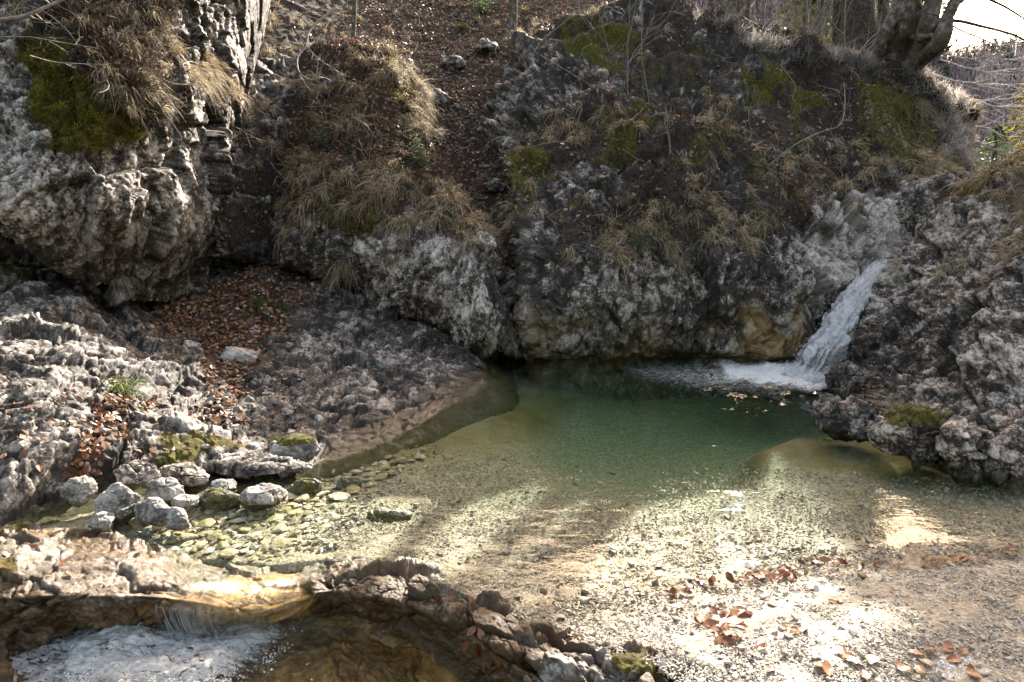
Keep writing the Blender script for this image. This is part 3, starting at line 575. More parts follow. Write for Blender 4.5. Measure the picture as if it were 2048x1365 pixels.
G5 = at(np.array(c, float), np.array([1380, 1370, 1340, 1300, 1280, 1280, 1285, 1290, 1285, 1270, 1290, 1345, 1420, 1500, 1560, 1620, 1720.]), z=np.array([-.2, -.2, -.26, -.40, -.42, -.42, -.42, -.40, -.38, -.36, -.36, -.34, -.32, -.25, -.2, -.15, -.15]))
G6 = at(np.array(c, float), np.array([1560, 1540, 1500, 1480, 1470, 1470, 1470, 1470, 1470, 1470, 1480, 1520, 1580, 1650, 1700, 1760, 1860.]), z=np.array([-.26, -.26, -.32, -.40, -.42, -.42, -.42, -.40, -.38, -.36, -.36, -.36, -.36, -.35, -.3, -.3, -.3]))
Gb = G0 + np.array([0, .35, -.35])
def mk(px, py, P, N):
    top = sstep(-.01, .03, P[:, 2])
    pale = poly(px, py, [(0, 1060), (150, 1085), (330, 1140), (400, 1200), (230, 1200), (100, 1190), (0, 1110)], 15) * .45 + poly(px, py, [(1090, 1300), (1180, 1285), (1300, 1330), (1330, 1365), (1100, 1365)], 15) * .9 + poly(px, py, [(640, 1160), (900, 1160), (1000, 1220), (1100, 1290), (1000, 1290), (860, 1200), (640, 1185)], 12) * .25
    moss = poly(px, py, [(0, 1110), (45, 1110), (45, 1145), (0, 1145)], 8) + poly(px, py, [(1220, 1320), (1290, 1320), (1330, 1365), (1230, 1350)], 10)
    gold = sstep(-.18, -.3, P[:, 2]) * sstep(300, 500, px) + poly(px, py, [(330, 1170), (600, 1140), (620, 1240), (440, 1250)], 15)
    wet = np.clip(1 - .8 * pale, .15, 1) * sstep(1400, 1250, px + 0 * py) * sstep(0, .0001, 1 + 0 * px)
    dark = poly(px, py, [(600, 1190), (740, 1180), (960, 1220), (1090, 1310), (1100, 1400), (930, 1400), (760, 1290), (620, 1240)], 15)
    return dict(wet=np.clip(wet * (1 - gold), 0, 1), pale=pale - dark * 1.1, moss=np.clip(moss, 0, 1), amber=np.clip(gold * .85 + .35 * poly(px, py, [(150, 1200), (420, 1200), (430, 1270), (180, 1270)], 14), 0, .9))
body('rock_ledge', [Gb, G0, G1, G2, G3, G4, G5, G6], 300, 560, [(.3, .05), (.10, .022), (.035, .008)], M['ledge'], mk, rotm(.2, .2, .6), (1, .8, 1.3), 91, .8,
     damp=lambda px, py, P: (.25 + .75 * (1 - poly(px, py, [(360, 1130), (620, 1130), (620, 1215), (380, 1215)], 20))) * (1 - .6 * poly(px, py, [(60, 1070), (340, 1120), (400, 1210), (60, 1200)], 20)), fine=.008)
# ------------------------------------------------------------------ water
def wave(x, y):
    p = np.stack([x, y * 1.5, x * 0], -1); return fbm(p * 2.2, 3, 201), fbm(p * 9, 3, 202)
def pool_water():
    nx, ny = 330, 300; xs = np.linspace(-5.0, 6.2, nx)
    # near edge of the water lies inside the ledge and under the beach
    kx = [-5.2, -2.2, -1.45, -1.15, -1.0, -.85, -.6, -.3, .3, 1.0, 6.4]; 
    e = at(np.array([-900, -100, 180, 300, 380, 450, 530, 600, 700, 860, 1060., 1300, 2600]), np.array([1062, 1066, 1086, 1116, 1160, 1174, 1178, 1170, 1146, 1160, 1245, 1330, 1420.]), z=np.zeros(13))
    y0 = np.interp(xs, e[:, 0], e[:, 1]); t = np.linspace(0, 1, ny)[:, None] ** 1.5
    Y = y0[None] * (1 - t) + 9.0 * t; X = np.broadcast_to(xs[None], Y.shape)
    P = np.stack([X, Y, X * 0], -1).reshape(-1, 3); px, py, dep = proj(P)
    foam = 1.12 * poly(px, py, [(1440, 728), (1600, 735), (1670, 765), (1640, 782), (1540, 775), (1450, 758)], 22)
    foam = np.maximum(foam, .51 * poly(px, py, [(1180, 715), (1420, 712), (1660, 730), (1690, 790), (1560, 808), (1400, 800), (1270, 770)], 45))
    foam = np.maximum(foam, .0)
    w1, w2 = wave(P[:, 0], P[:, 1]); turb = poly(px, py, [(1380, 700), (1700, 700), (1700, 800), (1500, 810), (1380, 790)], 60)
    P[:, 2] = (.0035 * w1 + .0012 * w2) + turb * (.035 * fbm(P * 5, 3, 205) + .035 * np.abs(fbm(P * 16, 3, 206))) + .05 * poly(px, py, [(1530, 730), (1650, 740), (1660, 775), (1540, 770)], 25)
    edge = np.minimum(np.minimum(xs - xs[0], xs[-1] - xs)[None] * 5, 1) * np.ones((ny, 1)); 
    top = len(P); B = P.copy(); B[:, 2] = -1.6
    F1 = gridfaces(ny, nx); F2 = F1[:, ::-1] + top
    idx = np.arange(ny * nx).reshape(ny, nx); loop = np.concatenate([idx[0, :], idx[1:, -1], idx[-1, -2::-1], idx[-2:0:-1, 0]]); l2 = np.roll(loop, -1)
    F3 = np.stack([loop, loop + top, l2 + top, l2], -1)
    me = make_mesh('pool_water', np.concatenate([P, B]), [F1, F2, F3], dict(foam=np.concatenate([foam, foam * 0])), True, [M['pool']])
    tag(link('pool_water', me), kind='structure')
pool_water()

def stream():
    nx, ny = 420, 260
    pts = at(np.array([-400., 1300]), np.array([1225., 1225]), z=-.27)
    xs = np.linspace(-2.9, .75, nx); e = at(np.array([-400, 60, 200, 300, 430, 530, 600, 700, 780, 860, 940, 1040, 1300.]), np.array([1255, 1255, 1248, 1248, 1250, 1250, 1238, 1215, 1245, 1290, 1345, 1420, 1500.]), z=np.full(13, -.27))
    y1 = np.interp(xs, e[:, 0], e[:, 1]) + .06; t = np.linspace(0, 1, ny)[:, None]
    Y = 1.2 * (1 - t) + y1[None] * t; X = np.broadcast_to(xs[None], Y.shape); P = np.stack([X, Y, X * 0 - .27], -1).reshape(-1, 3)
    px, py, dep = proj(P); Pr = P @ rotm(0, 0, .55)
    core = poly(px, py, [(170, 1300), (260, 1262), (400, 1245), (560, 1248), (600, 1280), (520, 1320), (430, 1390), (120, 1400)], 35)
    side = poly(px, py, [(100, 1260), (260, 1238), (320, 1250), (200, 1300), (150, 1350), (60, 1420), (-60, 1420), (-60, 1350), (60, 1310)], 22)
    turb = poly(px, py, [(-100, 1230), (700, 1200), (760, 1290), (700, 1500), (-100, 1500)], 60)
    P[:, 2] += .055 * core + .02 * side + turb * (.034 * fbm(Pr * np.array([4, 9, 1]), 3, 211) + .024 * ridged(Pr * np.array([8, 20, 1]), 3, 212) + .007 * fbm(P * 45, 2, 213)) + .006 * fbm(P * np.array([12, 9, 1]), 3, 214)
    foam = np.clip(.54 * core + .42 * side + .20 * turb - .25 * poly(px, py, [(560, 1220), (700, 1200), (760, 1290), (900, 1360), (700, 1400), (560, 1330)], 40), 0, 1)
    me = make_mesh('stream_water', P, gridfaces(ny, nx), dict(foam=foam), True, [M['stream']])
    tag(link('stream_water', me), kind='structure')
stream()
def bubbles():
    rs = np.random.RandomState(9); n = 5200; px = rs.uniform(60, 640, n * 5); py = rs.uniform(1236, 1390, n * 5)
    w = poly(px, py, [(150, 1310), (260, 1258), (400, 1246), (580, 1250), (560, 1300), (430, 1390), (100, 1400)], 30) * (.15 + sstep(0, .5, fbm(np.stack([px / 30, py / 18, px * 0], -1), 3, 5))); m = rs.rand(n * 5) < w; px, py = px[m][:n], py[m][:n]; n = len(px)
    P = at(px, py, z=-.235 + .02 * rs.rand(n)); r = .0012 + .0045 * rs.rand(n) ** 3; O8 = np.array([[1, 0, 0], [-1, 0, 0], [0, 1, 0], [0, -1, 0], [0, 0, 1], [0, 0, -1.]])
    f = np.array([[0, 2, 4], [2, 1, 4], [1, 3, 4], [3, 0, 4], [2, 0, 5], [1, 2, 5], [3, 1, 5], [0, 3, 5]])
    s = NT('bubble'); tr = s.n('ShaderNodeBsdfTransparent'); m_ = s.surf(s.mixs(.62, tr.outputs[0], s.principled((.85, .87, .88), .12, None, .8)))
    tag(link('bubbles', make_mesh('bubbles', (P[:, None] + O8[None] * r[:, None, None]).reshape(-1, 3), (f[None] + 6 * np.arange(n)[:, None, None]).reshape(-1, 3), None, True, [m_])), kind='stuff')
bubbles()

def sheet_water():                                 # clear sheet sliding over the lip and falling in threads
    s = NT('falling_sheet'); v = s.n('ShaderNodeMapping'); v.inputs['Scale'].default_value = (62, 4, 2); s.l(s.pos(), v.inputs['Vector'])
    st = s.noise(1.0, 4, .6, v.outputs[0], .8); n = s.bump(st, 1.0, .03)
    fr = s.schlick(n)
    tr = s.n('ShaderNodeBsdfTransparent'); tr.inputs[0].default_value = (.98, .96, .92, 1); gl = s.n('ShaderNodeBsdfGlossy'); gl.inputs['Roughness'].default_value = .06; s.l(n, gl.inputs['Normal'])
    sh = s.mixs(s.math('ADD', fr, .05), tr.outputs[0], gl.outputs[0])
    fo = s.math('MULTIPLY', s.attr('foam'), s.ramp(st, [(.44, (0, 0, 0)), (.58, (1, 1, 1))])); sh = s.mixs(fo, sh, s.principled((.75, .77, .78), .4, n, .5))
    M['sheet'] = s.surf(sh)
    c = np.array([318, 350, 400, 450, 500, 550, 600.])
    r = [at(c, np.array([1140, 1150, 1158, 1162, 1162, 1158, 1150.]), z=np.full(7, .001)), at(c, np.array([1165, 1178, 1185, 1188, 1188, 1184, 1172.]), z=np.full(7, -.004)),
         at(c, np.array([1182, 1196, 1202, 1206, 1206, 1200, 1190.]), z=np.full(7, -.02)), at(c, np.array([1200, 1207, 1214, 1218, 1218, 1212, 1202.]), z=np.full(7, -.055)),
         at(c, np.array([1235, 1240, 1246, 1250, 1250, 1244, 1232.]), z=np.full(7, -.17)), at(c, np.array([1262, 1268, 1272, 1274, 1272, 1266, 1255.]), z=np.full(7, -.29))]
    G = cr(np.array(r), 90); G = np.swapaxes(cr(np.swapaxes(G, 0, 1), 200), 0, 1); P = G.reshape(-1, 3)
    P[:, 1] -= .010 + .030 * sstep(-.02, -.08, P[:, 2]) + .014 * np.abs(fbm(P * np.array([28, 2, 2]), 3, 221)) * sstep(0, -.08, P[:, 2]); P[:, 2] += .004 * fbm(P * np.array([30, 6, 1]), 2, 222)
    px, py, _ = proj(P)
    gaps = sstep(-.25, -.15, fbm(P * np.array([16, 0, 0]) + 3, 2, 224))      # the curtain breaks into threads over the darker rock
    F = gridfaces(90, 200)
    me = make_mesh('cascade', P, F, dict(foam=.55 * sstep(-.02, -.09, P[:, 2]) * (.35 + .65 * gaps) * sstep(470, 430, px) + .04), True, [M['sheet']])
    tag(link('cascade', me), 'clear water sliding over the foreground ledge and falling in glassy threads', 'cascade')
sheet_water()

def waterfall():
    s = NT('white_water'); v = s.n('ShaderNodeCombineXYZ'); s.l(s.attr('fu'), v.inputs[0]); s.l(s.attr('ft'), v.inputs[1])
    a = s.noise(9, 5, .65, v.outputs[0], .5); b = s.noise(34, 5, .75, v.outputs[0], .6); n = s.bump(s.math('ADD', a, s.math('MULTIPLY', b, .5)), 1.0, .04)
    h = s.math('ADD', s.math('MULTIPLY', a, .8), s.math('MULTIPLY', b, .35))
    h = s.math('ADD', h, s.math('MULTIPLY', s.attr('thin'), -.14))
    wt = s.principled(s.ramp(b, [(.3, (.70, .76, .82)), (.6, (.95, .96, .97))]), .35, n, .6)
    tl = s.n('ShaderNodeBsdfTranslucent'); tl.inputs[0].default_value = (.8, .86, .92, 1); wt = s.mixs(.35, wt, tl.outputs[0])
    tr = s.n('ShaderNodeBsdfTransparent'); tr.inputs[0].default_value = (.85, .92, .97, 1); gl = s.n('ShaderNodeBsdfGlossy'); gl.inputs['Roughness'].default_value = .15; s.l(n, gl.inputs['Normal'])
    clear = s.mixs(.22, tr.outputs[0], gl.outputs[0])
    mt = s.surf(s.mixs(s.ramp(h, [(.36, (0, 0, 0)), (.52, (1, 1, 1))]), clear, wt)); M['fall'] = mt
    Lf = [(1772, 518), (1750, 532), (1722, 560), (1690, 595), (1655, 650), (1620, 700), (1590, 735), (1560, 752)]
    Rt = [(1790, 522), (1775, 545), (1755, 575), (1738, 612), (1722, 650), (1702, 695), (1682, 740), (1668, 775)]
    Y = [8.75, 8.5, 8.3, 8.1, 7.85, 7.65, 7.45, 7.25]; YR = [8.6, 8.4, 8.15, 7.9, 7.65, 7.4, 7.2, 7.0]
    G = []
    for (a_, b_, y, yr) in zip(Lf, Rt, Y, YR):
        k = np.linspace(0, 1, 7); G.append(at(a_[0] + (b_[0] - a_[0]) * k, a_[1] + (b_[1] - a_[1]) * k, Y=y + (yr - y) * k - .12 * np.sin(np.pi * k)))
    G = np.array(G); G[:, 0, 1] += .15; G[:, -1, 1] += .1
    G = cr(G, 260); G = np.swapaxes(cr(np.swapaxes(G, 0, 1), 90), 0, 1); N = gridn(G).reshape(-1, 3); N *= np.sign(-N[:, 1:2] + 1e-6); P = G.reshape(-1, 3)
    t = np.repeat(np.linspace(0, 1, 260), 90); u = np.tile(np.linspace(0, 1, 90), 260)
    d = .035 * fbm(P * np.array([5, 5, 3]), 3, 231) + .018 * ridged(P * np.array([11, 11, 6]), 3, 232) + .012 * fbm(P * 35, 2, 233)
    P = P + N * d[:, None] * (.4 + t)[:, None]
    P[:, 0] += .03 * fbm(P * np.array([1, 1, 9]), 3, 234) * (np.abs(u - .5) * 2) ** 3
    thin = (.2 + 1.0 * sstep(.55, .85, t) * sstep(1.0, .8, t)) * (.6 + .8 * u) + .9 * (np.abs(u - .5) * 2) ** 8
    me = make_mesh('waterfall', P, gridfaces(260, 90), dict(thin=thin, fu=u * (.25 + .5 * t) * 1.6, ft=t * .5), True, [mt])
    w = tag(link('waterfall', me), 'narrow white waterfall sliding down the rock into the green pool', 'waterfall')
    # spray: torn drops and lumps of foam at the foot and along the edge
    n = 2600; k = RS.rand(n); kk = np.where(RS.rand(n) < .6, .9 + .1 * RS.rand(n), k); idx = (np.clip(kk, 0, .999) * 259).astype(int) * 90 + np.where(RS.rand(n) < .6, RS.randint(0, 12, n), RS.randint(0, 90, n))
    c = P[idx] + RS.normal(0, 1, (n, 3)) * np.array([.05, .05, .03]) + np.array([0, -.04, .02]); c[:, 2] = np.maximum(c[:, 2], .0)
    r = .002 + .006 * RS.rand(n) ** 2; O8 = np.array([[1, 0, 0], [-1, 0, 0], [0, 1, 0], [0, -1, 0], [0, 0, 1], [0, 0, -1.]])
    V = (c[:, None] + O8[None] * r[:, None, None]).reshape(-1, 3); f = np.array([[0, 2, 4], [2, 1, 4], [1, 3, 4], [3, 0, 4], [2, 0, 5], [1, 2, 5], [3, 1, 5], [0, 3, 5]])
    FF = (f[None] + 6 * np.arange(n)[:, None, None]).reshape(-1, 3)
    tag(link('spray', make_mesh('spray', V, FF, dict(thin=np.full(len(V), -2.), fu=np.repeat(c[:, 0], 6), ft=np.repeat(c[:, 2], 6)), True, [mt])), kind='stuff')
waterfall()
# ------------------------------------------------------------------ scattering plants, leaves and stones over the rock
def pick(surf, n, wfun, rs=RS, jit=.012):
    S = SURF[surf]; vis = (S['px'] > -140) & (S['px'] < 2200) & (S['py'] > -160) & (S['py'] < 1480)
    w = wfun(S) * vis * (S['dep'] ** 1.0) ** 0
    area = 1.0
    w = np.clip(w, 0, None); c = np.cumsum(w); idx = np.searchsorted(c, rs.rand(n) * c[-1]); idx = np.clip(idx, 0, len(w) - 1)
    return S['P'][idx] + rs.normal(0, jit, (n, 3)), S['N'][idx], idx
def nrmz(v): return v / (np.linalg.norm(v, axis=-1, keepdims=True) + 1e-9)
def blade_verts(P, D, L, W, droop, segs=3, curl=None, rs=RS):
    """curved strips: P base, D unit direction, L length, W width, droop (fraction of length the tip sinks)."""
    n = len(P); side = nrmz(np.cross(D, rs.normal(0, 1, (n, 3)))); t = np.linspace(0, 1, segs + 1)
    C = P[:, None] + D[:, None] * (L[:, None] * t)[:, :, None]
    C[:, :, 2] -= (droop * L)[:, None] * t[None] ** 2
    if curl is not None: C += curl[:, None] * (L[:, None] * t[None] ** 2)[:, :, None]
    w = (W[:, None] * (1 - .75 * t[None] ** 1.5))[:, :, None] * side[:, None] * .5
    V = np.empty((n, 2 * segs + 1, 3)); V[:, 0:2 * segs:2] = (C - w)[:, :segs]; V[:, 1:2 * segs:2] = (C + w)[:, :segs]; V[:, -1] = C[:, -1]
    f = []
    for k in range(segs - 1): a = 2 * k; f += [[a, a + 1, a + 3], [a, a + 3, a + 2]]
    a = 2 * (segs - 1); f.append([a, a + 1, a + 2]); f = np.array(f)
    return V, f
def batch(name, V, f, rndv, mat, kind='stuff', parent=None, smooth=False, extra=None):
    n, k = V.shape[:2]; FF = (f[None] + k * np.arange(n)[:, None, None]).reshape(-1, f.shape[1])
    at_ = dict(rnd=np.repeat(rndv, k)); 
    for kk, vv in (extra or {}).items(): at_[kk] = np.repeat(vv, k)
    me = make_mesh(name, V.reshape(-1, 3), FF, at_, smooth, [mat]); o = link(name, me, parent)
    if kind: tag(o, kind=kind)
    return o
LEAF_T = np.array([[0, -.5, 0], [.30, -.18, .05], [.33, .14, .07], [0, .5, .0], [-.33, .14, .07], [-.30, -.18, .05], [0, -.1, -.02], [0, .2, -.01]])
LEAF_F = np.array([[0, 1, 6], [1, 2, 7], [1, 7, 6], [2, 3, 7], [3, 4, 7], [4, 5, 6], [4, 6, 7], [5, 0, 6]])
def leaf_verts(P, N, S, lift=.35, rs=RS, T=LEAF_T):
    n = len(P); Nn = nrmz(N + rs.normal(0, lift, (n, 3))); a = nrmz(np.cross(Nn, rs.normal(0, 1, (n, 3)))); b = np.cross(Nn, a)
    c = rs.normal(0, .25, n); Tt = np.broadcast_to(T[None], (n,) + T.shape).copy(); Tt[:, :, 2] += c[:, None] * (Tt[:, :, 1] ** 2 * 1.2 - .1) + rs.normal(0, .05, (n, T.shape[0]))
    return P[:, None] + (Tt[:, :, 0:1] * a[:, None] + Tt[:, :, 1:2] * b[:, None] + Tt[:, :, 2:3] * Nn[:, None]) * S[:, None, None]

def litter(surf, n, w, smin=.035, smax=.075, lift=.45, name='leaf_litter', off=.012, seed=1):
    rs = np.random.RandomState(seed); P, N, i = pick(surf, n, w, rs, .02); P = P + N * (off * rs.rand(n) * 2)[:, None]
    V = leaf_verts(P, N, smin + (smax - smin) * rs.rand(n), lift, rs)
    V2 = V[:, [0, 1, 2, 3, 4, 5]]; f = np.array([[0, 1, 2], [0, 2, 3], [0, 3, 4], [0, 4, 5]])
    batch(name, V2, f, np.clip(rs.beta(1.6, 1.7, n), 0, 1), M['leaf'])
def undergrowth(surf, n, w, mat='heather', Lr=(.04, .13), Wd=.0065, name='undergrowth', seed=2, up=.8, rl=.55, droop=.1, clump=.11):
    rs = np.random.RandomState(seed); m = max(1, n // 34); P0, N0, i0 = pick(surf, m, w, rs, .02)
    k = rs.randint(0, m, n); P = P0[k] + rs.normal(0, clump, (n, 3)) * .5; N = N0[k]
    D = nrmz(N * .6 + np.array([0, 0, up]) * .8 + rs.normal(0, rl, (n, 3))); L = Lr[0] + (Lr[1] - Lr[0]) * rs.rand(n) ** 1.4
    tone = np.clip(rs.beta(1.1, 1.6, m)[k] * .72 + .28 * rs.rand(n), 0, 1)
    V, f = blade_verts(P, D, L, np.full(n, Wd), np.full(n, droop), 2, rs.normal(0, .3, (n, 3)), rs)
    batch(name, V, f, tone, M[mat])
def grassmat(surf, nt, w, per=40, Lr=(.14, .34), name='dry_grass', seed=3, mat='straw', Wd=.0085, droop=1.0, spread=.05):
    rs = np.random.RandomState(seed); P0, N0, i0 = pick(surf, nt, w, rs, .03); n = nt * per; k = np.repeat(np.arange(nt), per)
    P = P0[k] + rs.normal(0, spread, (n, 3)) * .5; az = nrmz(N0 * np.array([1, 1, .3]))[k]
    D = nrmz(az * .7 + np.array([0, 0, .55]) + rs.normal(0, .32, (n, 3))); sc = (.6 + .8 * rs.rand(nt))[k]; L = (Lr[0] + (Lr[1] - Lr[0]) * rs.rand(n)) * sc
    V, f = blade_verts(P, D, L, Wd * (.6 + .8 * rs.rand(n)), droop * (.7 + .6 * rs.rand(n)), 4, rs.normal(0, .15, (n, 3)), rs)
    tone = np.clip((.25 + .5 * rs.rand(nt))[k] + rs.normal(0, .2, n), 0, .999)
    batch(name, V, f, tone, M[mat])
def tuft(name, p, nrm, n=130, L=.28, W=.0045, seed=0, mat='straw', droop=1.05, label=None, group=None, spread=.04):
    rs = np.random.RandomState(seed); P = rs.normal(0, spread, (n, 3)) * np.array([1, .6, .5]); nn = nrmz(np.asarray(nrm, float)[None])[0]
    D = nrmz(nn[None] * .6 + np.array([0, 0, .6]) + rs.normal(0, .36, (n, 3)))
    V, f = blade_verts(P, D, L * (.5 + .6 * rs.rand(n)), W * (.7 + .7 * rs.rand(n)), droop * (.6 + .6 * rs.rand(n)), 5, rs.normal(0, .12, (n, 3)), rs)
    o = batch(name, V, f, np.clip(rs.normal(.55, .25, n), 0, .999), M[mat], None); o.location = tuple(p)
    return tag(o, label, 'grass tuft', group)
def surfpoint(surf, px, py):
    S = SURF[surf]; fr = (S['N'] * (np.array([0, 0, CAM_H]) - S['P'])).sum(1) > -.2
    d = (S['px'] - px) ** 2 + (S['py'] - py) ** 2 + S['dep'] * 2.0 + (~fr) * 1e4; k = int(np.argmin(d)); return S['P'][k], S['N'][k]

def R_(S, pts, soft=25): return poly(S['px'], S['py'], pts, soft)
def flat(S, a=.2, b=.6): return sstep(a, b, S['N'][:, 2])
# leaf litter
litter('hillside', 26000, lambda S: sstep(.2, .6, S['soil']) * sstep(640, 560, S['py']) * (.3 + R_(S, [(740, -160), (1400, -160), (1250, 60), (1080, 130), (1000, 300), (1060, 700), (1000, 700), (950, 420), (860, 320), (840, 200), (700, 60)], 40) * 2.2) * S['dep'] ** .6, seed=11)
litter('outcrop', 6500, lambda S: S['soil'] * (.2 + flat(S)), seed=12)
litter('cliff', 14000, lambda S: (sstep(.3, .7, S['soil'])) * (.15 + 1.2 * flat(S, .35, .75)) * (1 - sstep(360, 520, S['py'])), seed=13)
litter('rock_bank', 7500, lambda S: S['soil'] ** 1.5, .035, .07, seed=14)
litter('rock_bank', 260, lambda S: flat(S, .4, .8) * (S['px'] < 620) * (S['py'] > 760) * (S['P'][:, 2] > .05), .035, .065, name='scattered_leaves', seed=15)
litter('hillside', 420, lambda S: R_(S, [(965, 400), (1075, 400), (1070, 690), (1020, 690)], 10), .05, .08, .7, name='chute_leaves', seed=16, off=.02)
litter('cliff_left', 1500, lambda S: S['soil'] * flat(S, .1, .5), seed=17)
# dark low growth: heather, moss, thin twigs
vegc = lambda S: sstep(.25, .7, S['soil']) * (.5 + .7 * blot(S['px'], S['py'], 31, 45))
undergrowth('cliff', 36000, vegc, 'heather', (.03, .13), .011, seed=21)
undergrowth('cliff', 13000, lambda S: vegc(S) * (sstep(170, 60, S['py'] - .12 * np.abs(S['px'] - 1500)) + .25), 'greyshoots', (.05, .16), .009, name='pale_twigs', seed=22)
undergrowth('cliff', 26000, lambda S: sstep(.35, .7, S['moss']), 'moss', (.015, .045), .012, name='moss', seed=23, clump=.04)
undergrowth('outcrop', 22000, lambda S: sstep(.3, .7, S['soil']) * (.4 + blot(S['px'], S['py'], 33, 45)), 'heather', (.03, .11), .011, seed=24)
undergrowth('outcrop', 7000, lambda S: sstep(.3, .6, S['moss']), 'moss', (.015, .045), .012, name='moss', seed=25, clump=.04)
undergrowth('hillside', 16000, lambda S: (S['py'] < 560) * (.25 + blot(S['px'], S['py'], 35, 60, -.2)), 'greyshoots', (.05, .14), .0042, name='pale_twigs', seed=26)
undergrowth('hillside', 12000, lambda S: (S['py'] < 560) * blot(S['px'], S['py'], 36, 50, -.1), 'heather', (.05, .15), .0045, seed=27)
undergrowth('cliff_left', 16000, lambda S: np.maximum(S['soil'], .0) , 'heather', (.03, .12), .009, seed=28)
undergrowth('cliff_left', 15000, lambda S: sstep(.3, .6, S['moss']), 'moss', (.015, .045), .009, name='moss', seed=29, clump=.04)
undergrowth('rock_bank', 5000, lambda S: sstep(.35, .7, S['moss']), 'moss', (.008, .02), .004, name='moss', seed=30, clump=.03, up=.4)
undergrowth('cliff', 9000, lambda S: R_(S, [(1390, 20), (1500, 65), (1600, 100), (1760, 122), (1760, 138), (1600, 122), (1480, 90), (1390, 45)], 6), 'rimlight', (.07, .20), .009, name='pale_twigs', seed=33, clump=.10)  # rim glow painted as pale sprigs along the plateau edge
undergrowth('cliff', 15000, lambda S: R_(S, [(1800, 130), (1890, 140), (1940, 210), (1940, 330), (1880, 310), (1850, 210)], 16), 'rimlight', (.07, .20), .011, name='pale_twigs', seed=34, clump=.08)  # backlit glow of the nose heather, carried by the sprig colour
undergrowth('rock_shoulder', 4000, lambda S: sstep(.2, .6, S['moss']) + .3 * S['soil'], 'moss', (.01, .04), .005, name='moss', seed=35, clump=.04)
# dry grass
gl = [(620, 320), (760, 330), (900, 380), (985, 480), (955, 500), (900, 455), (850, 450), (820, 500), (760, 520), (700, 450), (640, 420), (580, 380)]
grassmat('outcrop', 230, lambda S: R_(S, gl, 22) * (.25 + blot(S['px'], S['py'], 51, 40)), 40, (.12, .32), seed=41)
grassmat('outcrop', 230, lambda S: R_(S, [(600, 160), (780, 100), (850, 190), (860, 260), (760, 270), (640, 240)], 25) * sstep(-.2, .3, fbm(S['P'] * 3, 2, 9) + .1), 42, (.16, .36), seed=42)
grassmat('outcrop', 60, lambda S: R_(S, [(560, 300), (640, 300), (640, 480), (560, 480)], 20) * .5 + R_(S, [(640, 520), (720, 520), (720, 570), (650, 560)], 8), 40, (.12, .26), seed=43)
grassmat('hillside', 520, lambda S: (S['py'] < 330) * sstep(.0, .5, fbm(S['P'] * 1.5, 2, 19) - .05) * (S['soil'] > .3) * (1 - R_(S, [(740, -160), (1000, -160), (960, 60), (980, 180), (1050, 420), (960, 420), (850, 250), (760, 60)], 25)) * S['dep'] ** .4, 34, (.15, .36), seed=44, Wd=.011)
grassmat('cliff', 900, lambda S: (R_(S, [(1020, 240), (1240, 210), (1250, 250), (1100, 300), (1020, 310)], 15) + R_(S, [(1400, 205), (1500, 205), (1480, 250), (1400, 260)], 12) + R_(S, [(1360, 390), (1560, 400), (1560, 500), (1380, 480)], 20) + R_(S, [(1200, 460), (1360, 440), (1360, 520), (1220, 540)], 18) + 1.5 * R_(S, [(1740, 300), (1925, 320), (1925, 350), (1780, 370), (1720, 350)], 12) + R_(S, [(1820, 200), (1880, 210), (1870, 260), (1820, 240)], 8) + R_(S, [(1600, 290), (1630, 290), (1630, 370), (1600, 380)], 8) + R_(S, [(1680, 360), (1710, 360), (1700, 420), (1680, 430)], 6) + .14 * vegc(S)), 40, (.12, .32), seed=45)
grassmat('cliff', 200, lambda S: vegc(S) * sstep(200, 60, S['py']), 30, (.12, .28), seed=46, mat='heather')
grassmat('cliff_left', 150, lambda S: R_(S, [(180, 20), (260, -20), (320, 20), (330, 110), (300, 250), (230, 220), (180, 150)], 16) + .6 * R_(S, [(330, 60), (460, 140), (470, 200), (400, 200), (330, 140)], 16) + .3 * R_(S, [(0, 0), (180, 0), (180, 60), (0, 60)], 20), 34, (.10, .26), seed=47)
grassmat('rock_shoulder', 240, lambda S: 1.2 * R_(S, [(1970, 360), (2048, 310), (2200, 260), (2200, 480), (2060, 520), (1990, 440)], 14) + .5 * R_(S, [(1880, 425), (1960, 350), (2048, 305), (2048, 322), (1900, 440)], 5) + .12 * R_(S, [(1760, 560), (1900, 480), (1960, 560), (1800, 620)], 12), 40, (.12, .30), seed=48)
grassmat('rock_bank', 14, lambda S: R_(S, [(220, 770), (255, 760), (260, 790), (220, 800)], 5), 30, (.08, .18), seed=49, mat='greengrass', droop=.8)
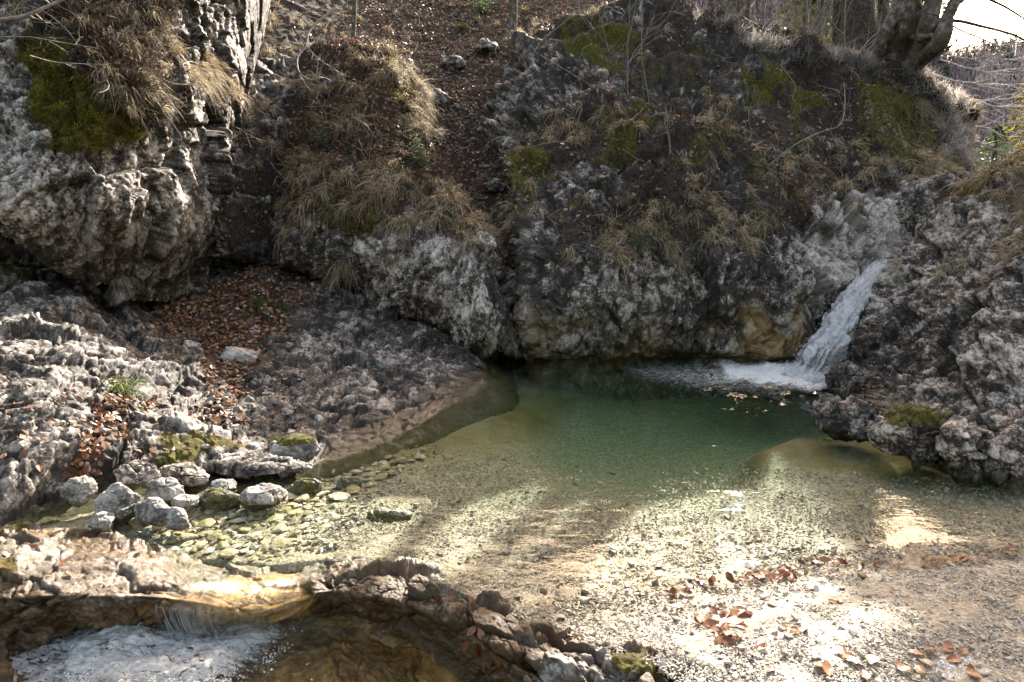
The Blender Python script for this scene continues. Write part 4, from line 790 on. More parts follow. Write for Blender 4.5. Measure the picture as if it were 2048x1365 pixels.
# distinct tufts
for k, (sf, x, y, L, n, mt, lab) in enumerate([
    ('rock_bank', 520, 612, .26, 150, 'greengrass', 'dark green grass tuft on the leaf mound above the pale bank'),
    ('rock_bank', 568, 622, .22, 110, 'greengrass', 'yellowing green grass tuft at the right edge of the leaf mound'),
    ('rock_bank', 240, 778, .14, 90, 'greengrass', 'small green and straw grass tuft in a cleft of the grey bank'),
    ('outcrop', 690, 528, .30, 170, 'straw', 'straw grass tuft hanging over the dark crack between outcrop and bank'),
    ('outcrop', 650, 185, .34, 190, 'straw', 'arching straw grass tuft at the top left of the outcrop, below the bent branch'),
    ('cliff', 1530, 455, .32, 170, 'straw', 'golden grass tuft drooping over the cliff midway between gully and waterfall'),
    ('cliff', 1225, 495, .28, 140, 'straw', 'dry grass tuft left of the green bush on the cliff face'),
    ('cliff', 1340, 490, .28, 140, 'straw', 'dry grass tuft right of the green bush on the cliff face'),
    ('cliff', 1692, 375, .32, 160, 'straw', 'golden grass tuft hanging on the left rim of the sunlit pale rock'),
    ('cliff', 1835, 225, .28, 130, 'straw', 'brown grass tuft beside the big moss patch below the old beech'),
    ('cliff', 1455, 215, .28, 150, 'straw', 'pale grass tuft on the ledge below the upright white rock slab'),
    ('rock_shoulder', 1990, 395, .30, 160, 'straw', 'long dry grass tuft hanging down the top of the right hand rock'),
    ('hillside', 730, 90, .40, 170, 'straw', 'grass tuft on the hillside left of the leaf filled gully'),
    ('hillside', 925, 60, .36, 150, 'greengrass', 'fresh green grass tuft on the hillside near the thin straight trunk')]):
    p, nn = surfpoint(sf, x, y); tuft('grass_tuft', p, nn, n, L, .0075, 300 + k, mt, 1.0, lab)

# leafy little shrubs
def shrub(px, py, surf, r, n, label, mat='greenleaf', seed=0, leaf=.022, name='shrub', stems=14):
    rs = np.random.RandomState(seed); p, nn = surfpoint(surf, px, py); o = empty(name, p); tag(o, label, 'shrub')
    V, F, off = [], [], 0; tips = []
    for k in range(stems):
        d = nrmz(nn * .5 + np.array([0, 0, .8]) + rs.normal(0, .45, 3)); L = r * (.6 + .6 * rs.rand()); pts = [np.zeros(3)]
        for j in range(4): pts.append(pts[-1] + (d + rs.normal(0, .18, 3)) * L / 4)
        v, f = tube(np.array(pts), np.linspace(.004, .0015, 5), 4); V.append(v); F.append(f + off); off += len(v); tips.append(np.array(pts))
    link('stem', make_mesh('stem', np.vstack(V), np.vstack(F), None, True, [M['twigdark']]), o)
    T = np.array(tips); k = rs.randint(0, stems, n); j = rs.randint(1, 5, n); P = T[k, j] + rs.normal(0, r * .10, (n, 3))
    lv = leaf_verts(P, np.tile([0, -.3, 1.], (n, 1)), leaf * (.6 + .7 * rs.rand(n)), .8, rs)
    batch('foliage', lv[:, :6], np.array([[0, 1, 2], [0, 2, 3], [0, 3, 4], [0, 4, 5]]), rs.rand(n), M[mat], None, o)
    return o
def tube(pts, rad, sides=5):
    pts = np.asarray(pts, float); n = len(pts); T = np.gradient(pts, axis=0); T = nrmz(T); ref = np.array([.3, .2, 1.]) if abs(T[0, 2]) < .8 else np.array([1., .1, 0])
    A = nrmz(np.cross(T, ref)); B = np.cross(T, A); th = np.linspace(0, 2 * np.pi, sides, endpoint=False)
    V = pts[:, None] + (np.cos(th)[None, :, None] * A[:, None] + np.sin(th)[None, :, None] * B[:, None]) * np.asarray(rad)[:, None, None]
    i = np.arange(n * sides).reshape(n, sides); j = np.roll(i, -1, 1)
    return V.reshape(-1, 3), np.stack([i[:-1], j[:-1], j[1:], i[1:]], -1).reshape(-1, 4)

# dead twigs strewn over the slopes
def dead_twigs(surf, n, w, seed, L=(.2, .7), name='dead_twigs', mat='twig'):
    rs = np.random.RandomState(seed); P, N, i = pick(surf, n, w, rs, .02); V, Fc, off = [], [], 0
    for k in range(n):
        d = nrmz(np.cross(N[k], rs.normal(0, 1, 3)) + N[k] * .35 + rs.normal(0, .25, 3)); l = rs.uniform(*L); q = [P[k] + N[k] * .03]
        for j in range(6): d = nrmz(d + rs.normal(0, .22, 3) + N[k] * (.08 if j < 2 else -.06)); q.append(q[-1] + d * l / 6)
        r = rs.uniform(.003, .008); v, f = tube(np.array(q), np.linspace(r, r * .4, 7), 4); V.append(v); Fc.append(f + off); off += len(v)
        if rs.rand() < .6:
            j = rs.randint(2, 5); d2 = nrmz(q[j + 1] - q[j] + rs.normal(0, .5, 3)); qq = [q[j]]
            for _ in range(3): d2 = nrmz(d2 + rs.normal(0, .2, 3)); qq.append(qq[-1] + d2 * l / 8)
            v, f = tube(np.array(qq), np.linspace(r * .6, r * .3, 4), 4); V.append(v); Fc.append(f + off); off += len(v)
    tag(link(name, make_mesh(name, np.vstack(V), np.vstack(Fc), None, True, [M[mat]])), kind='stuff')
dead_twigs('cliff', 420, lambda S: sstep(.3, .6, S['soil']) * (S['py'] < 520), 61)
dead_twigs('hillside', 260, lambda S: (S['py'] < 560) * 1.0, 62, (.25, .9))
dead_twigs('outcrop', 120, lambda S: sstep(.3, .6, S['soil']) * 1.0, 63)
dead_twigs('cliff_left', 70, lambda S: sstep(.2, .6, S['soil']) * 1.0, 64)
def scree(surf, n, w, seed, r0=.015, r1=.06, name='scree'):
    rs = np.random.RandomState(seed); P, N, i = pick(surf, n, w, rs, .02); r = r0 + (r1 - r0) * rs.rand(n) ** 3
    V = ICOL[0][None] * (1 + rs.normal(0, .22, (n, 12, 1))) * np.stack([np.ones(n), .5 + .5 * rs.rand(n), .35 + .4 * rs.rand(n)], -1)[:, None] * r[:, None, None]
    a = rs.rand(n) * 6.28; ca, sa = np.cos(a)[:, None], np.sin(a)[:, None]; V = np.stack([V[..., 0] * ca - V[..., 1] * sa, V[..., 0] * sa + V[..., 1] * ca, V[..., 2]], -1)
    batch(name, V + (P + N * (r * .3)[:, None])[:, None], ICOL[1], rs.rand(n) * .8, M['scree'], 'stuff', None, False)
def _ico():
    import bmesh
    bm = bmesh.new(); bmesh.ops.create_icosphere(bm, subdivisions=1, radius=1.0); V = np.array([v.co[:] for v in bm.verts]); Fc = np.array([[v.index for v in f.verts] for f in bm.faces]); bm.free(); return V, Fc
ICOL = _ico()
s = NT('scree_stone'); M['scree'] = s.surf(s.principled(s.ramp(s.attr('rnd'), [(0, (.06, .05, .042)), (.5, (.20, .175, .155)), (1, (.42, .39, .36))]), .8))
scree('hillside', 3600, lambda S: (.15 + R_(S, [(740, -100), (1050, -100), (960, 80), (1000, 330), (1060, 460), (960, 420), (840, 250), (780, 80)], 30)) * (S['py'] < 640), 65)
scree('rock_bank', 900, lambda S: .25 * S['soil'] + R_(S, [(430, 730), (620, 760), (600, 860), (420, 860)], 25), 66, .012, .045)
scree('cliff', 900, lambda S: sstep(.3, .6, S['soil']) * flat(S, .4, .8), 67, .015, .05)
# ------------------------------------------------------------------ boulders, stones, gravel, single leaves
def ico(sub=2):
    import bmesh
    bm = bmesh.new(); bmesh.ops.create_icosphere(bm, subdivisions=sub, radius=1.0); V = np.array([v.co[:] for v in bm.verts]); Fc = np.array([[v.index for v in f.verts] for f in bm.faces]); bm.free(); return V, Fc
ICO5, ICO3, ICO2, ICO1 = ico(6), ico(4), ico(2), ico(1)
def boulder(name, c, size, rot=(0, 0, 0), seed=0, mat='boulder', label=None, cat='boulder', base=ICO5, levels=((.16, .010), (.05, .005)), attrs=None, kind=None, fine=.004, blocky=.35, cuts=7, moss=0, pale=.25, parent=None):
    rs = np.random.RandomState(seed); V = base[0].copy()
    for k in range(cuts):                                   # planar cuts give it faces
        n = nrmz(rs.normal(0, 1, 3)); h = .72 + .2 * rs.rand(); d = V @ n; V -= n * (np.clip(d - h, 0, None) * .85)[:, None]
    V = V * (1 + .10 * fbm(V * 1.3 + seed, 3, seed)[:, None]); N = nrmz(V)
    V = V * np.asarray(size) @ rotm(*rot).T; N = nrmz(N / np.asarray(size) @ rotm(*rot).T)
    d, tone, ck = rockify(V + np.asarray(c), levels, rotm(.3, .2, seed), (1, .7, 1.3), seed, fine=fine, crack=.3 if mat == 'boulder' else 1); V = V + N * d[:, None]
    z = V[:, 2] + c[2]
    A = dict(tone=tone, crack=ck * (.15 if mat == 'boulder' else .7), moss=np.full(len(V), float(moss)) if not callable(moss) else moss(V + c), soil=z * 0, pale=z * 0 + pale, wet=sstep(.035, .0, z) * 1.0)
    o = link(name, make_mesh(name, V, base[1], A, True, [M[mat]]), parent); o.location = tuple(c)
    if label: tag(o, label, cat, None, kind)
    return o
def bz(px, py, z=0): return at(float(px), float(py), z=float(z))
def pxm(px, py, z=0): return proj(bz(px, py, z))[2] / 1365.33     # metres per pixel there
def B_(px, py, w, h, label, seed, rz=0, z=0, sink=.35, depth=1.0, name='boulder', **k):
    if k.get('mat', 'boulder') == 'boulder': sink += .15; k.setdefault('cuts', 10 + seed % 5)
    s = pxm(px, py, z); rx = w * s / 2; hh = h * s / 2 * .95; c = bz(px, py + h / 2, z) + np.array([0, rx * depth * .6, hh * (1 - sink)])
    return boulder(name, c, (rx, rx * depth, hh * 1.15), (0, 0, rz), seed, label=label, **k)
B_(222, 1003, 88, 74, 'rounded grey boulder, leftmost of the pale pair at the pool edge', 3, .4, depth=.8)
B_(322, 978, 66, 58, 'upright grey boulder with a hollow top at the pool edge', 5, .2, depth=.8)
B_(303, 1022, 100, 46, 'long pale grey boulder lying slantwise at the water edge', 8, -.5, depth=.45, sink=.3)
B_(348, 1035, 72, 40, 'smaller tan boulder leaning on the long pale one in the shallows', 9, -.5, depth=.5, sink=.3)
B_(198, 1042, 46, 34, 'small grey boulder at the foot of the rounded one', 12, 0, depth=.8, sink=.3)
B_(268, 948, 90, 42, 'dark grey angular block behind the rounded boulders', 14, .2, depth=.6, z=.06, mat='cliff', pale=.5, cuts=12)
B_(360, 950, 110, 36, 'broad grey block half in the water behind the cobbles', 15, -.2, depth=.6, z=.02, mat='cliff', pale=.6, cuts=12)
B_(155, 975, 60, 50, 'brownish angular block in the corner between bank and sand', 17, .5, depth=.6, z=.03)
B_(362, 1003, 42, 24, 'small dark grey cobble beside the upright boulder', 18, .2, z=0)
B_(445, 970, 46, 24, 'pale round cobble standing clear of the shallow water', 19, .1, z=0)
B_(518, 993, 80, 42, 'tan and olive boulder poking out of the shallow pool', 21, .2, sink=.3, z=-.02, moss=lambda P: .75 * sstep(.03, -.01, P[:, 2]))
B_(430, 1000, 98, 40, 'flat boulder overgrown with yellow green algae in the shallows', 23, -.1, z=-.06, sink=.25, moss=.52, depth=.5)
B_(777, 1034, 92, 30, 'lone flat boulder under water, olive green at its foot', 25, -.3, z=-.09, sink=.3, depth=.6, moss=lambda P: .35 + .5 * sstep(-.02, -.06, P[:, 2]), levels=((.16, .015), (.05, .006)), pale=.7)
B_(610, 975, 60, 34, 'dark olive boulder under water near the bank', 26, .3, z=-.08, sink=.25, moss=.5, depth=.6)
B_(700, 965, 56, 26, 'pale green boulder under water left of the gravel', 27, .3, z=-.08, sink=.25, moss=.42, depth=.6)
B_(490, 938, 230, 34, 'long low grey rock slab along the pool edge', 31, -.05, z=0, sink=.2, depth=.4, levels=((.2, .02), (.07, .008)), mat='bank', pale=.5)
B_(585, 892, 90, 52, 'whitish boulder with a dark mossy back on the bank edge', 33, .1, z=.02, depth=.7, moss=lambda P: .7 * sstep(.10, .14, P[:, 2]))
# islet rocks at the right
B_(1700, 835, 110, 74, 'jagged low rock rising from the pool below the waterfall', 41, -.45, sink=.3, depth=.8, mat='bank', levels=((.18, .04), (.07, .014)))
B_(1668, 815, 70, 44, 'small light rock at the tip of the islet in the pool', 42, .2, sink=.3, depth=.8, mat='bank', levels=((.18, .04), (.07, .014)))
B_(1748, 858, 80, 50, 'fissured rock between the islet and the right bank', 43, .1, sink=.3, depth=.9, mat='bank', levels=((.18, .04), (.07, .014)))
B_(1695, 752, 62, 66, 'smooth brown wet boulder at the foot of the waterfall', 44, .3, sink=.3, depth=.9, mat='ledge', levels=((.3, .02), (.1, .01)), pale=.3)
B_(1850, 868, 130, 100, 'grey fissured block on the right bank with a mossy top', 45, .1, sink=.3, depth=.8, z=.02, mat='cliff', levels=((.22, .05), (.08, .018)), moss=lambda P: .6 * sstep(.22, .28, P[:, 2]))
B_(1950, 895, 90, 100, 'tall cracked grey block at the waterline on the right bank', 46, -.2, sink=.25, depth=.8, z=.0, mat='cliff', levels=((.22, .05), (.08, .018)))
B_(2040, 910, 100, 100, 'big fractured block at the right edge of the pool', 47, .3, sink=.25, depth=.8, z=.0, mat='cliff', levels=((.22, .05), (.08, .018)))
p = at(1862., 430., Y=9.4); boulder('boulder', p + np.array([0, 0, .05]), (.46, .5, .62), (0, .45, .1), 51, label='large smooth brown boulder wedged behind the ridge above the waterfall', mat='cliff', levels=((.5, .05), (.12, .015)), pale=.2)
p, nn = surfpoint('rock_bank', 480, 722); boulder('loose_stone', p + np.array([0, 0, .05]), (.17, .13, .085), (0, .2, .2), 52, label='pale flat stone lying on the brown leaves of the bank', cat='stone', base=ICO3, pale=.8, levels=((.1, .02), (.05, .01)))
p, nn = surfpoint('rock_bank', 384, 693); boulder('loose_stone', p + np.array([0, 0, .03]), (.09, .07, .04), (0, .2, .2), 53, label='small tan stone on the leaves left of the bigger pale stone', cat='stone', base=ICO3, pale=.8, levels=((.1, .02), (.05, .01)))
p, nn = surfpoint('rock_bank', 412, 900); boulder('loose_stone', p + np.array([0, 0, .02]), (.035, .03, .02), (0, .2, .5), 54, label='tiny light wedge shaped stone above the grey slab by the pool', cat='stone', base=ICO2, pale=.9, levels=((.1, .01),))
for k, (x, y, s, lab) in enumerate([(905, 135, .30, 'grey rock in the middle of the leaf filled gully'), (975, 108, .34, 'rounded rock right of the gully below the thin trunk'), (990, 385, .22, 'pale flat rock low in the leaf gully'), (880, 205, .2, 'half buried pale rock halfway up the gully')]):
    p, nn = surfpoint('hillside', x, y); boulder('rock', p + np.array([0, 0, .05]), (s, s * .8, s * .6), (0, .2, k), 60 + k, label=lab, cat='rock', base=ICO3, pale=.1, mat='bank', levels=((.3, .05), (.1, .02)), cuts=12)
p, nn = surfpoint('cliff', 1752, 305); boulder('rock', p, (.2, .15, .17), (0, 0, 0), 66, label='small white rock on the ledge under the moss patch', cat='rock', base=ICO3, pale=.4, cuts=12, mat='bank', levels=((.15, .04), (.06, .015)))
# sand apron on the left
# cobbles lying on the pool bed (parts of the bed)
rs = np.random.RandomState(77); cob = []
for k in range(4000):
    x, y = rs.uniform(300, 860), rs.uniform(915, 1125)
    s0 = 8 + 15 * rs.rand() ** 1.8 * (1.0 if x < 650 else .75)
    if not (poly(np.array([x]), np.array([y]), [(230, 1040), (330, 1000), (400, 950), (640, 925), (840, 880), (870, 905), (760, 960), (690, 1010), (640, 1080), (560, 1125), (330, 1105)], 3)[0] > .5): continue
    if any((x - a) ** 2 + ((y - b) * 1.9) ** 2 < (s0 + c_) ** 2 * .72 for a, b, c_ in cob): continue
    cob.append((x, y, s0))
    if len(cob) >= 298: break
cobm = []
for k in range(9):
    V = ICO2[0].copy(); r2 = np.random.RandomState(400 + k)
    for j in range(9): n = nrmz(r2.normal(0, 1, 3)); d = V @ n; V -= n * (np.clip(d - (.45 + .3 * r2.rand()), 0, None) * .9)[:, None]
    cobm.append(V)
cobmesh = [make_mesh('stone', V, ICO2[1], dict(rnd=np.full(len(V), .15 + .6 * (k % 3) / 2), alg=np.full(len(V), [.0, .2, .8][k // 3]), wet=np.full(len(V), .3)), False, [M['cobble']]) for k, V in enumerate(cobm)]
for x, y, s0 in cob:
    s = pxm(x, y, -.08); o = link('stone', cobmesh[rs.choice(9, p=np.array([2, 2, 2, 2, 2, 2, .6, .6, .8]) / 14.0)], bed); p = bz(x, y, -.075)
    o.location = (p[0], p[1], -.075 + .2 * s0 * s); o.scale = (s0 * s * 1.05, s0 * s * rs.uniform(1.0, 1.7), s0 * s * rs.uniform(.28, .45)); o.rotation_euler = (rs.normal(0, .12), rs.normal(0, .12), rs.uniform(-1.0, .3))
# gravel: angular chips, one mass
def chips(n, region, rmin, rmax, name, seed, zoff=.3, par=1.6):
    rs = np.random.RandomState(seed); px = rs.uniform(-60, 2560, n * 6); py = rs.uniform(860, 1420, n * 6); w = region(px, py); m = rs.rand(n * 6) < w
    px, py = px[m][:n], py[m][:n]; P = at(px, py, z=np.zeros(len(px))); 
    for _ in range(3): P = at(px, py, z=bedz(px, py, P[:, 0], P[:, 1]))
    n = len(P); r = rmin + (rmax - rmin) * rs.rand(n) ** par
    T = np.array([[-1, -1, -1], [1, -1, -1], [1, 1, -1], [-1, 1, -1], [-1, -1, 1], [1, -1, 1], [1, 1, 1], [-1, 1, 1.]]) * .6
    V = T[None] + rs.normal(0, .24, (n, 8, 3)); V *= np.stack([np.ones(n), .55 + .4 * rs.rand(n), .28 + .35 * rs.rand(n)], -1)[:, None]
    a = rs.rand(n) * 6.28; t1, t2 = rs.normal(0, .35, n), rs.normal(0, .35, n); ca, sa = np.cos(a)[:, None], np.sin(a)[:, None]
    x = V[..., 0] * ca - V[..., 1] * sa; yy = V[..., 0] * sa + V[..., 1] * ca; z = V[..., 2] + x * t1[:, None] + yy * t2[:, None]
    V = np.stack([x, yy, z], -1) * r[:, None, None] + P[:, None] + np.array([0, 0, 1]) * (r * zoff)[:, None, None]
    f = np.array([[0, 2, 1], [0, 3, 2], [4, 5, 6], [4, 6, 7], [0, 1, 5], [0, 5, 4], [1, 2, 6], [1, 6, 5], [2, 3, 7], [2, 7, 6], [3, 0, 4], [3, 4, 7]])
    q = proj(P); alg = algae(q[0], q[1], P); wet = sstep(.035, .0, P[:, 2])
    batch(name, V, f, rs.beta(2.2, 1.8, n), M['gravel'], 'stuff', None, False, dict(alg=alg, wet=wet))
land = lambda x, y: poly(x, y, [(1040, 1190), (1330, 1170), (1640, 1105), (2560, 1030), (2560, 1430), (1330, 1430), (1180, 1300), (1060, 1240)], 12)
under = lambda x, y: poly(x, y, [(700, 1150), (640, 1100), (760, 960), (900, 890), (1300, 920), (1620, 920), (2300, 1000), (2560, 1050), (1640, 1125), (1330, 1190), (1080, 1260), (860, 1165)], 25)
chips(38000, land, .003, .0085, 'gravel', 501)
chips(1100, land, .008, .02, 'gravel', 502, .5, 3)
chips(28000, under, .004, .011, 'gravel', 503)
chips(420, under, .011, .028, 'gravel', 504, .4, 2.0)
chips(5200, lambda x, y: poly(x, y, [(230, 1050), (400, 950), (860, 870), (900, 900), (760, 1000), (640, 1140), (560, 1140), (300, 1115)], 12), .008, .022, 'gravel', 505)
# larger loose stones on the beach
STB = [(1170, 1200, 30, 'pale square stone'), (1545, 1210, 34, 'white flat stone'), (1525, 1195, 22, 'white wedge of stone'), (1632, 1240, 34, 'long pale stone chip'), (1660, 1275, 26, 'light grey angular stone'), (1780, 1250, 22, 'bluish grey stone'), (1770, 1232, 20, 'white angular stone'), (1740, 1252, 20, 'small whitish block'), (1725, 1152, 28, 'pale knobbly stone'), (1612, 1117, 18, 'grey pebble at the water line'), (1975, 1200, 20, 'light round pebble'), (1350, 1238, 22, 'angular grey stone'), (1475, 1215, 24, 'pale triangular stone'), (2040, 1225, 26, 'whitish slab of stone')]
where = ['at the water edge by the dark ledge', 'right of the wet leaf heap', 'touching the white flat one', 'at the left rim of the tree shadow', 'in front of the long chip, inside the shadow', 'among white chips in the shadow', 'behind the bluish one in the shadow', 'left of the bluish one in the shadow', 'on the gravel crest near the shallow water', 'below the leaf drift line', 'in the shaded gravel at the right', 'below the drift line of wet leaves', 'between the two wet leaf heaps', 'at the right border of the beach']
for k, ((x, y, w, lab), wh) in enumerate(zip(STB, where)):
    s = pxm(x, y, .05); P0 = bz(x, y, .05); z = float(bedz(np.array([float(x)]), np.array([float(y)]), P0[0:1], P0[1:2])[0]); p = bz(x, y, z + .008)
    o = link('loose_stone', cobmesh[0]); o.location = tuple(p); o.scale = (w * s * .5, w * s * .38, w * s * .24); o.rotation_euler = (.1, .15, k * 1.3); tag(o, lab + ' ' + wh, 'stone')
    if k in (5, 9, 11): o.data = cobmesh[1]
# beech leaves lying on the beach and in the shallows
def leaf_mesh(seed):
    rs = np.random.RandomState(seed); nt, ns = 9, 5; t = np.linspace(0, 1, nt); w = .30 * np.sin(np.pi * np.clip(t, .02, .98)) ** .8 * (1 - .25 * t); s = np.linspace(-1, 1, ns)
    X = w[:, None] * s[None] * (1 + .06 * np.cos(t * 40))[:, None]; Yy = (t - .5)[:, None] * np.ones(ns)[None] - .06 * np.abs(s)[None] ** 1; c = rs.uniform(-.5, .7); cc = rs.uniform(.1, .8)
    Z = c * (t[:, None] - .5) ** 2 + cc * X ** 2 * 1.6 + .018 * np.cos(t * 55)[:, None] * np.abs(s)[None] + rs.normal(0, .012, (nt, ns))
    V = np.stack([X, Yy, Z], -1).reshape(-1, 3); st, sf = tube(np.array([[0, -.5, Z[0, 2]], [.02, -.62, .02], [.05, -.75, .03]]), [.008, .007, .005], 4)
    return make_mesh('beech_leaf', np.vstack([V, st]), [gridfaces(nt, ns), sf + len(V)], None, True, [M['wetleaf']])
lm = [leaf_mesh(700 + k) for k in range(10)]
def leaf_at(x, y, sz, label, group, rs, dz=.012, tilt=.25):
    P0 = bz(x, y, .05); z = float(bedz(np.array([float(x)]), np.array([float(y)]), P0[0:1], P0[1:2])[0]); p = bz(x, y, max(z, -.02) + dz)
    o = link('beech_leaf', lm[rs.randint(10)]); o.location = tuple(p); o.scale = (sz * .82,) * 3; o.rotation_euler = (rs.normal(0, tilt), rs.normal(0, tilt), rs.uniform(0, 6.28)); tag(o, label, 'leaf', group); return o
rs = np.random.RandomState(88)
def run(pts, n, jx, jy, label, group, s=(.05, .08), tilt=.35, dz=(.008, .035)):
    pts = np.array(pts, float)
    for k in range(n):
        u = rs.rand() * (len(pts) - 1); i = int(u); q = pts[i] + (pts[min(i + 1, len(pts) - 1)] - pts[i]) * (u - i)
        leaf_at(q[0] + rs.normal(0, jx), q[1] + rs.normal(0, jy), rs.uniform(*s), label, group, rs, rs.uniform(*dz), tilt)
run([(1350, 1190), (1400, 1165), (1480, 1160), (1560, 1140), (1600, 1128)], 42, 10, 5, 'wet orange beech leaf in the drift line along the left part of the beach', 'leaves of the left drift line')
run([(1550, 1160), (1600, 1150), (1590, 1180)], 12, 14, 8, 'brown beech leaf scattered just behind the drift line', 'leaves behind the drift line', (.04, .065))
run([(1600, 1122), (1700, 1126), (1810, 1134)], 12, 12, 4, 'rust coloured leaf in the thin drift line in the tree shadow', 'leaves of the shaded drift line')
run([(1850, 1124), (1920, 1120), (2000, 1105), (2045, 1095)], 24, 12, 5, 'sunlit copper beech leaf in the drift line at the right', 'leaves of the right drift line')
run([(1440, 1215), (1460, 1235), (1500, 1210)], 14, 14, 9, 'dark wet beech leaf in the upper heap on the gravel', 'leaves of the upper heap', (.055, .085))
run([(1400, 1240), (1440, 1250), (1460, 1270), (1430, 1280)], 32, 16, 11, 'glossy brown beech leaf in the lower heap on the gravel', 'leaves of the lower heap', (.055, .09))
run([(1550, 1260), (1600, 1265)], 15, 16, 8, 'red brown leaf in the small heap right of the lower heap', 'leaves of the small heap', (.045, .07))
for x, y, s_, lab in [(1352, 1212, .075, 'orange leaf alone at the left end of the gravel beach'), (1672, 1206, .075, 'tan leaf curled in the sun patch inside the tree shadow'), (1485, 1305, .08, 'backlit orange leaf below the lower heap'), (1518, 1292, .09, 'curled brown leaf beside the backlit orange one'), (1510, 1310, .06, 'pale leaf half under the curled brown one'), (1638, 1330, .085, 'pale sunlit leaf at the lower edge of the beach'), (1655, 1340, .09, 'upturned tan leaf in front of the other sunlit one'), (1540, 1337, .07, 'dark round leaf at the lower edge of the beach'), (1860, 1300, .085, 'flat brown leaf above the pale patch'), (1895, 1298, .085, 'brown leaf touching the pale patch from above'), (1925, 1303, .07, 'dark leaf tip pointing over the pale patch'), (1912, 1318, .08, 'oval brown leaf lying on the pale patch'), (1830, 1304, .07, 'thin leaf left of the pale patch'), (1850, 1322, .075, 'brown leaf pointing down left of the pale patch'), (1945, 1345, .095, 'wide brown leaf below the pale patch'), (1810, 1338, .09, 'broad leaf, left one of the touching pair near the bottom'), (1840, 1340, .075, 'smaller leaf, right one of the touching pair near the bottom'), (1745, 1315, .1, 'long brown leaf near the bottom of the shaded gravel'), (1708, 1320, .085, 'leaf at the right of the dark trio in the shade'), (1682, 1303, .085, 'upper left leaf of the dark trio in the shade'), (1695, 1312, .07, 'middle leaf of the dark trio in the shade'), (1730, 1350, .08, 'dark folded leaf at the bottom of the beach'), (780, 1064, .05, 'rust red leaf fragment drifting in the clear water'), (1895, 1290, .07, 'small brown leaf topmost above the pale patch')]:
    leaf_at(x, y, s_, lab, None, rs, .02, .18)
# thin pale bluish sheet on the gravel at the lower right
def pale_patch():
    n = 70; g = np.linspace(-1, 1, n); X, Y = np.meshgrid(g, g); px = 1925 + 75 * X; py = 1335 + 42 * Y; P = at(px.ravel(), py.ravel(), z=np.zeros(n * n))
    for _ in range(2): P = at(px.ravel(), py.ravel(), z=bedz(px.ravel(), py.ravel(), P[:, 0], P[:, 1]) + .006)
    r = np.hypot(X, Y).ravel() + .45 * fbm(P * 9, 4, 90); P[:, 2] += .004 * fbm(P * 60, 3, 91); F = gridfaces(n, n); F = F[(r[F] < .72).all(1)]
    s = NT('pale_patch'); tr = s.n('ShaderNodeBsdfTransparent'); m = s.surf(s.mixs(s.ramp(s.noise(50, 5, .8), [(.42, (0, 0, 0)), (.60, (.9, .9, .9))]), tr.outputs[0], s.principled((.74, .78, .84), .35, s.bump(s.noise(160, 3), .8, .006))))
    tag(link('pale_patch', make_mesh('pale_patch', P, F, None, True, [m])), kind='stuff')
pale_patch()
# wet leaves stuck to the dark ledge and the left corner
def leaf_on(surf, x, y, sz, label, group=None):
    p, nn = surfpoint(surf, x, y); o = link('beech_leaf', lm[rs.randint(10)]); o.location = tuple(p + nn * .01); o.scale = (sz,) * 3
    q = Vector(nn).to_track_quat('Z', 'Y').to_euler(); o.rotation_euler = (q.x + rs.normal(0, .25), q.y + rs.normal(0, .25), rs.uniform(0, 6)); tag(o, label, 'leaf', group)
for x, y in [(925, 1270), (945, 1265), (965, 1272), (955, 1290), (935, 1285), (975, 1262), (962, 1300)]: leaf_on('rock_ledge', x, y, .055, 'wet red brown leaf in the cluster on the black ledge', 'leaf cluster on the black ledge')
for x, y in [(900, 1195), (925, 1195), (945, 1200), (880, 1200), (905, 1205)]: leaf_on('rock_ledge', x, y, .05, 'dark wet leaf caught on top of the black ledge', 'leaves on top of the ledge')
for x, y in [(975, 1340), (985, 1330), (995, 1322)]: leaf_on('rock_ledge', x, y, .04, 'dark red leaf low on the wet side of the ledge', 'leaves low on the ledge side')
for x, y, lab in [(140, 1150, 'folded red leaf on the left end of the ledge'), (128, 1128, 'red leaf in the groove of the left ledge'), (75, 1098, 'orange leaf behind the white part of the left ledge'), (100, 1095, 'orange leaf right beside the other in the ledge groove'), (38, 1235, 'dark red leaf hanging on the left ledge face'), (60, 1265, 'rust leaf at the water below the left ledge'), (10, 1112, 'tan leaf at the left border on the mossy ledge')]: leaf_on('rock_ledge', x, y, .06, lab)
# shrubs
shrub(1275, 505, 'cliff', .34, 330, 'bright green leafy bush growing on the cliff above the pool', seed=1)
shrub(835, 335, 'outcrop', .36, 420, 'grey green bush on the right shoulder of the outcrop', seed=2, leaf=.026)
shrub(1580, 310, 'cliff', .28, 200, 'small dark green bush on the cliff behind the leaning branch', seed=3)
shrub(1740, 275, 'cliff', .30, 260, 'grey green low bush at the foot of the big moss patch', seed=4)
shrub(650, 300, 'outcrop', .45, 420, 'yellowish small leaved bush on the left of the outcrop', seed=5)
shrub(960, 30, 'hillside', .8, 500, 'light green bush on the sunny hillside', seed=6, leaf=.05)
shrub(1655, 470, 'cliff', .12, 60, 'small dark sprig on the rim of the pale rock', seed=7)
